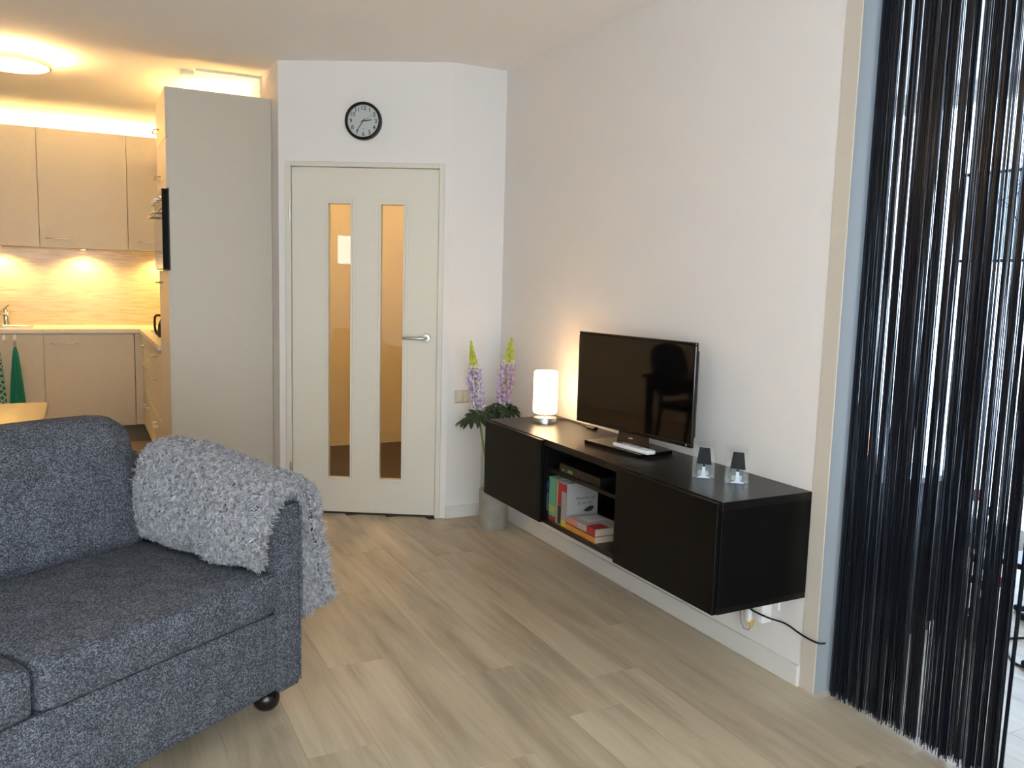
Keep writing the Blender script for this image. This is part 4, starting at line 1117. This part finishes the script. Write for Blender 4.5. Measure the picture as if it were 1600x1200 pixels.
# ------------------------------------------------------------------ dining table and chair (edge of the frame, mirrored in the television)
dt = thing('dining_table', 'dark glossy dining table behind the sofa', 'table', (-3.2, 4.57, 0))
part('tabletop', B().box(-3.95, -2.45, 4.162, 4.98, 0.722, 0.75, 0.003), TABLEW, dt)
part('apron', B().box(-3.88, -2.52, 4.22, 4.24, 0.63, 0.722).box(-3.88, -2.52, 4.90, 4.92, 0.63, 0.722).box(-2.54, -2.52, 4.24, 4.90, 0.63, 0.722).box(-3.88, -3.86, 4.24, 4.90, 0.63, 0.722), TABLEW, dt)
for lx in (-3.90, -2.52):
    for ly in (4.195, 4.905):
        part('leg', B().box(lx, lx + 0.05, ly, ly + 0.05, 0, 0.722, 0.003), TABLEW, dt)
dc = thing('dining_chair', 'black dining chair with a rounded back beyond the table', 'chair', (-3.05, 4.93, 0), PI)
SEATB = mat('chair_black', (20, 18, 17), 0.4)
part('seat', B().rbox(-0.22, 0.22, -0.22, 0.20, 0.42, 0.48, 0.03, 8, (0, 0, 0.015)), SEATB, dc, local=True, smooth=60)
def chairback(p): return Vector((p.x * (1.0 - 0.25 * max(0, (p.z - 0.8) / 0.14) ** 2), p.y - 0.12 * max(0, (p.z - 0.5) / 0.45), p.z))
part('backrest', B().rbox(-0.22, 0.22, -0.24, -0.19, 0.54, 0.93, 0.024, 8, (0, 0.01, 0.03), chairback), SEATB, dc, local=True, smooth=60)
for lx in (-0.19, 0.19):
    part('leg', B().tube([(lx, 0.17, 0.43), (lx * 1.05, 0.19, 0.0)], [0.02, 0.014], 10), SEATB, dc, local=True, smooth=True)
    part('leg', B().tube([(lx, -0.21, 0.60), (lx, -0.19, 0.43), (lx * 1.05, -0.25, 0.0)], [0.018, 0.02, 0.014], 10), SEATB, dc, local=True, smooth=True)

# ------------------------------------------------------------------ string curtain in the side opening
STR = mat('curtain_string', (24, 28, 37), 0.38, spec=0.55)
sct = thing('string_curtain', 'black string curtain hanging in the side opening', 'curtain', (0.05, 1.65, 0.0))
rs = random.Random(21)
sbm = B()
GAPS = [(1.91, 0.008), (1.876, 0.014), (1.836, 0.012), (1.7765, 0.005), (1.743, 0.004), (1.7, 0.02), (1.666, 0.006), (1.6395, 0.013), (1.607, 0.006), (1.572, 0.006), (1.539, 0.008), (1.5145, 0.015), (1.483, 0.014), (1.452, 0.008), (1.428, 0.010)]
def strand(y_top, x_top, y_bot, x_bot, z_bot, r_):
    n = 9
    ph = rs.uniform(0, 6); am = rs.uniform(0.0, 0.0022); ph2 = rs.uniform(0, 6)
    pts = []
    for i in range(n):
        f = i / (n - 1)
        z = lerp(2.50, z_bot, f)
        s = math.sin(PI * f)
        pts.append((lerp(x_top, x_bot, f ** 1.2) + am * s * math.sin(ph + f * 7), lerp(y_top, y_bot, f ** 1.2) + am * s * math.sin(ph2 + f * 6), z))
    sbm.tube(pts, r_, 3, cap=False)
q = 0
while q < 840:
    yt = rs.uniform(1.385, 1.992)
    if any(abs(yt - g) < w_ * 0.42 for g, w_ in GAPS) and rs.random() < 0.88: continue
    dx = rs.gauss(0, 0.004)
    yt2 = yt + dx * 0.72                                  # strands of one bunch hang slightly behind each other
    strand(yt2, 0.052 + dx, yt2 + rs.gauss(0, 0.004), 0.050 + dx * 1.5, rs.uniform(0.0, 0.03) + (0.02 if rs.random() < 0.2 else 0), rs.uniform(0.0011, 0.0017))
    q += 1
for q in range(26):                                      # loose tress at the free edge
    strand(1.352 + rs.gauss(0, 0.005), 0.055, 1.372 + rs.gauss(0, 0.003), 0.052 + rs.gauss(0, 0.004), rs.uniform(0.0, 0.03), 0.0014)
so_ = part('strings', sbm, STR, sct, smooth=60); so_['kind'] = 'stuff'
part('header_tape', B().box(0.045, 0.065, 1.34, 2.0, 2.47, 2.53), STR, sct)
part('rod', B().tube([(0.055, 0.852, 2.50), (0.055, 2.020, 2.50)], 0.012, 12), STEEL, sct, smooth=True)

# ------------------------------------------------------------------ adjoining room seen through the strings
sbd = thing('sideboard', 'black low sideboard behind the string curtain', 'sideboard', (0.72, 2.7, 0))
part('body', B().box(0.50, 0.95, 2.215, 3.30, 0.05, 0.665, 0.003), BLACKW, sbd)
part('top', B().box(0.48, 0.97, 2.20, 3.32, 0.665, 0.69, 0.003), mat('sideboard_top', (14, 14, 15), 0.15), sbd)
part('plinth', B().box(0.53, 0.92, 2.24, 3.28, 0, 0.05), BLACKP, sbd)
for k in range(2):
    d = part('door', B().box(0.484, 0.50, 2.22 + k * 0.54, 2.755 + k * 0.54, 0.06, 0.655, 0.002), BLACKW, sbd)
    part('knob', B().lathe([(0.0, -0.02), (0.01, -0.018), (0.006, -0.008), (0.006, 0.0)], (0.484, 2.70 + k * 0.12, 0.45), 14, 'x'), STEEL, d, smooth=True)
lm = thing('small_lamp', 'small lit amber lamp on the black sideboard', 'lamp', (0.70, 2.485, 0.69))
part('base', B().lathe([(0.0, 0), (0.035, 0), (0.035, 0.008), (0.008, 0.014), (0.006, 0.05)], (0.70, 2.485, 0.69), 20), STEEL, lm, smooth=True)
part('lamp_shade', B().lathe([(0.045, 0.05), (0.030, 0.17), (0.028, 0.17), (0.043, 0.05)], (0.70, 2.485, 0.69), 24), mat('amber_shade', (240, 190, 120), 0.5, emit=(1.0, 0.55, 0.22), estr=3.0), lm, smooth=True)
# red flowering plant on the floor beside the sideboard
FXp, FYp = 1.02, 2.09
fp = thing('flower_plant', 'tall potted plant with red blossoms beside the sideboard', 'plant', (FXp, FYp, 0))
part('pot', B().lathe([(0.0, 0), (0.05, 0), (0.065, 0.10), (0.068, 0.11), (0.060, 0.11), (0.055, 0.095), (0.0, 0.09)], (FXp, FYp, 0), 20), mat('pot_black', (18, 18, 18), 0.4), fp, smooth=True)
rn = random.Random(4)
RED = mat('blossom_red', (190, 26, 40), 0.6); LEAFD = mat('plant_leaf', (24, 34, 26), 0.5)
for (dx, dy, hz) in ((0.0, 0.07, 0.60), (0.03, -0.02, 0.45), (-0.03, 0.02, 0.52), (0.02, -0.05, 0.25)):
    tip = (FXp + dx, FYp + dy, hz)
    part('stem', B().tube(smoothpath([(FXp + dx * 0.2, FYp + dy * 0.2, 0.09), (FXp + dx * 1.1, FYp + dy * 0.4, hz * 0.55), tip]), 0.004, 6), LEAFD, fp, smooth=True)
    if hz > 0.55 or hz < 0.3:
        bb = B()
        for k in range(14):
            a = rn.uniform(0, 2 * PI); e = rn.uniform(-0.6, 1.2)
            d = Vector((math.cos(a) * math.cos(e), math.sin(a) * math.cos(e), math.sin(e)))
            ico(bb, Vector(tip) + d * 0.02, 0.014, d)
        part('blossom', bb, RED, fp)
    for k in range(7):
        f = rn.uniform(0.3, 0.92); a = rn.uniform(0, 2 * PI)
        c = Vector((FXp + dx * f, FYp + dy * f * 0.8, lerp(0.09, hz, f)))
        d = Vector((math.cos(a), math.sin(a), 0.4)).normalized(); s_ = d.orthogonal().normalized() * 0.016
        q = [(c - s_ * wk + d * 0.06 * t_, c + d * 0.06 * t_ + Vector((0, 0, 0.003)), c + s_ * wk + d * 0.06 * t_) for t_, wk in ((0, 0.1), (0.4, 0.9), (0.75, 0.8), (1.0, 0.05))]
        part('leaf', B().grid(q).grid([[Vector(v) - Vector((0, 0, 0.0015)) for v in r_] for r_ in q]), LEAFD, fp)
# hanging panel with a branch pattern in front of the window
hp = thing('hanging_panel', 'sheer panel with black branches and black rods before the window', 'panel', (2.0, 2.75, 1.62))
part('sheer', B().box(1.998, 2.001, 2.40, 3.03, 1.63, 2.075), pane_mat('sheer_grey', (0.55, 0.58, 0.62), 0.0), hp)
for zz_ in (1.618, 2.078): part('rod', B().box(1.99, 2.01, 2.38, 3.04, zz_ - 0.008, zz_ + 0.008, 0.002), BLACKP, hp)
br = B(); rn = random.Random(8)
def branch(p, d, l, r_, depth):
    e = p + d * l
    br.tube([p, p.lerp(e, 0.5) + Vector((0, rn.uniform(-0.01, 0.01), rn.uniform(-0.01, 0.01))), e], [r_, r_ * 0.8, r_ * 0.6], 5)
    if depth:
        for k in range(3):
            a = rn.uniform(-0.9, 0.9)
            d2 = Vector((0, d.y * math.cos(a) - d.z * math.sin(a), d.y * math.sin(a) + d.z * math.cos(a)))
            q = p.lerp(e, rn.uniform(0.4, 1.0))
            if 2.42 < (q + d2 * l * 0.6).y < 3.0 and 1.65 < (q + d2 * l * 0.6).z < 2.06: branch(q, d2, l * 0.62, r_ * 0.65, depth - 1)
for yy in (2.5, 2.68, 2.86): branch(Vector((1.994, yy, 1.63)), Vector((0, rn.uniform(-0.3, 0.3), 1)).normalized(), 0.24, 0.006, 3)
part('branch_pattern', br, BLACKP, hp)
for yy in (2.45, 2.97): part('cord', B().tube([(2.0, yy, 2.08), (2.0, yy, ZC)], 0.002, 6), BLACKP, hp)
# low black table frame and loose cable on the far floor
lf_ = thing('low_table', 'low black metal table frame near the bright window', 'table', (1.75, 1.9, 0))
for yy in (1.5, 2.33):
    for xx in (1.5, 2.1): part('leg', B().box(xx - 0.012, xx + 0.012, yy - 0.012, yy + 0.012, 0, 0.215, 0.002), BLACKP, lf_)
part('frame', B().box(1.488, 2.112, 1.488, 2.342, 0.195, 0.222, 0.003), BLACKP, lf_)
lc = thing('loose_cable', 'black cable with plugs lying on the adjoining floor', 'cable', (1.1, 1.95, 0))
part('cord', B().tube(smoothpath([(1.55, 2.23, 0.005), (1.45, 2.17, 0.005), (1.38, 2.05, 0.005), (1.25, 2.0, 0.005), (1.12, 2.03, 0.005), (1.02, 1.96, 0.005), (0.93, 1.87, 0.005), (0.94, 1.80, 0.005)]), 0.005, 8), BLACKP, lc, smooth=True)
for px_, py_ in ((0.94, 1.82), (1.42, 2.13), (1.5, 2.2)):
    part('plug', B().rbox(px_ - 0.02, px_ + 0.02, py_ - 0.028, py_ + 0.028, 0.0, 0.032, 0.012, 5), BLACKP, lc, smooth=60)
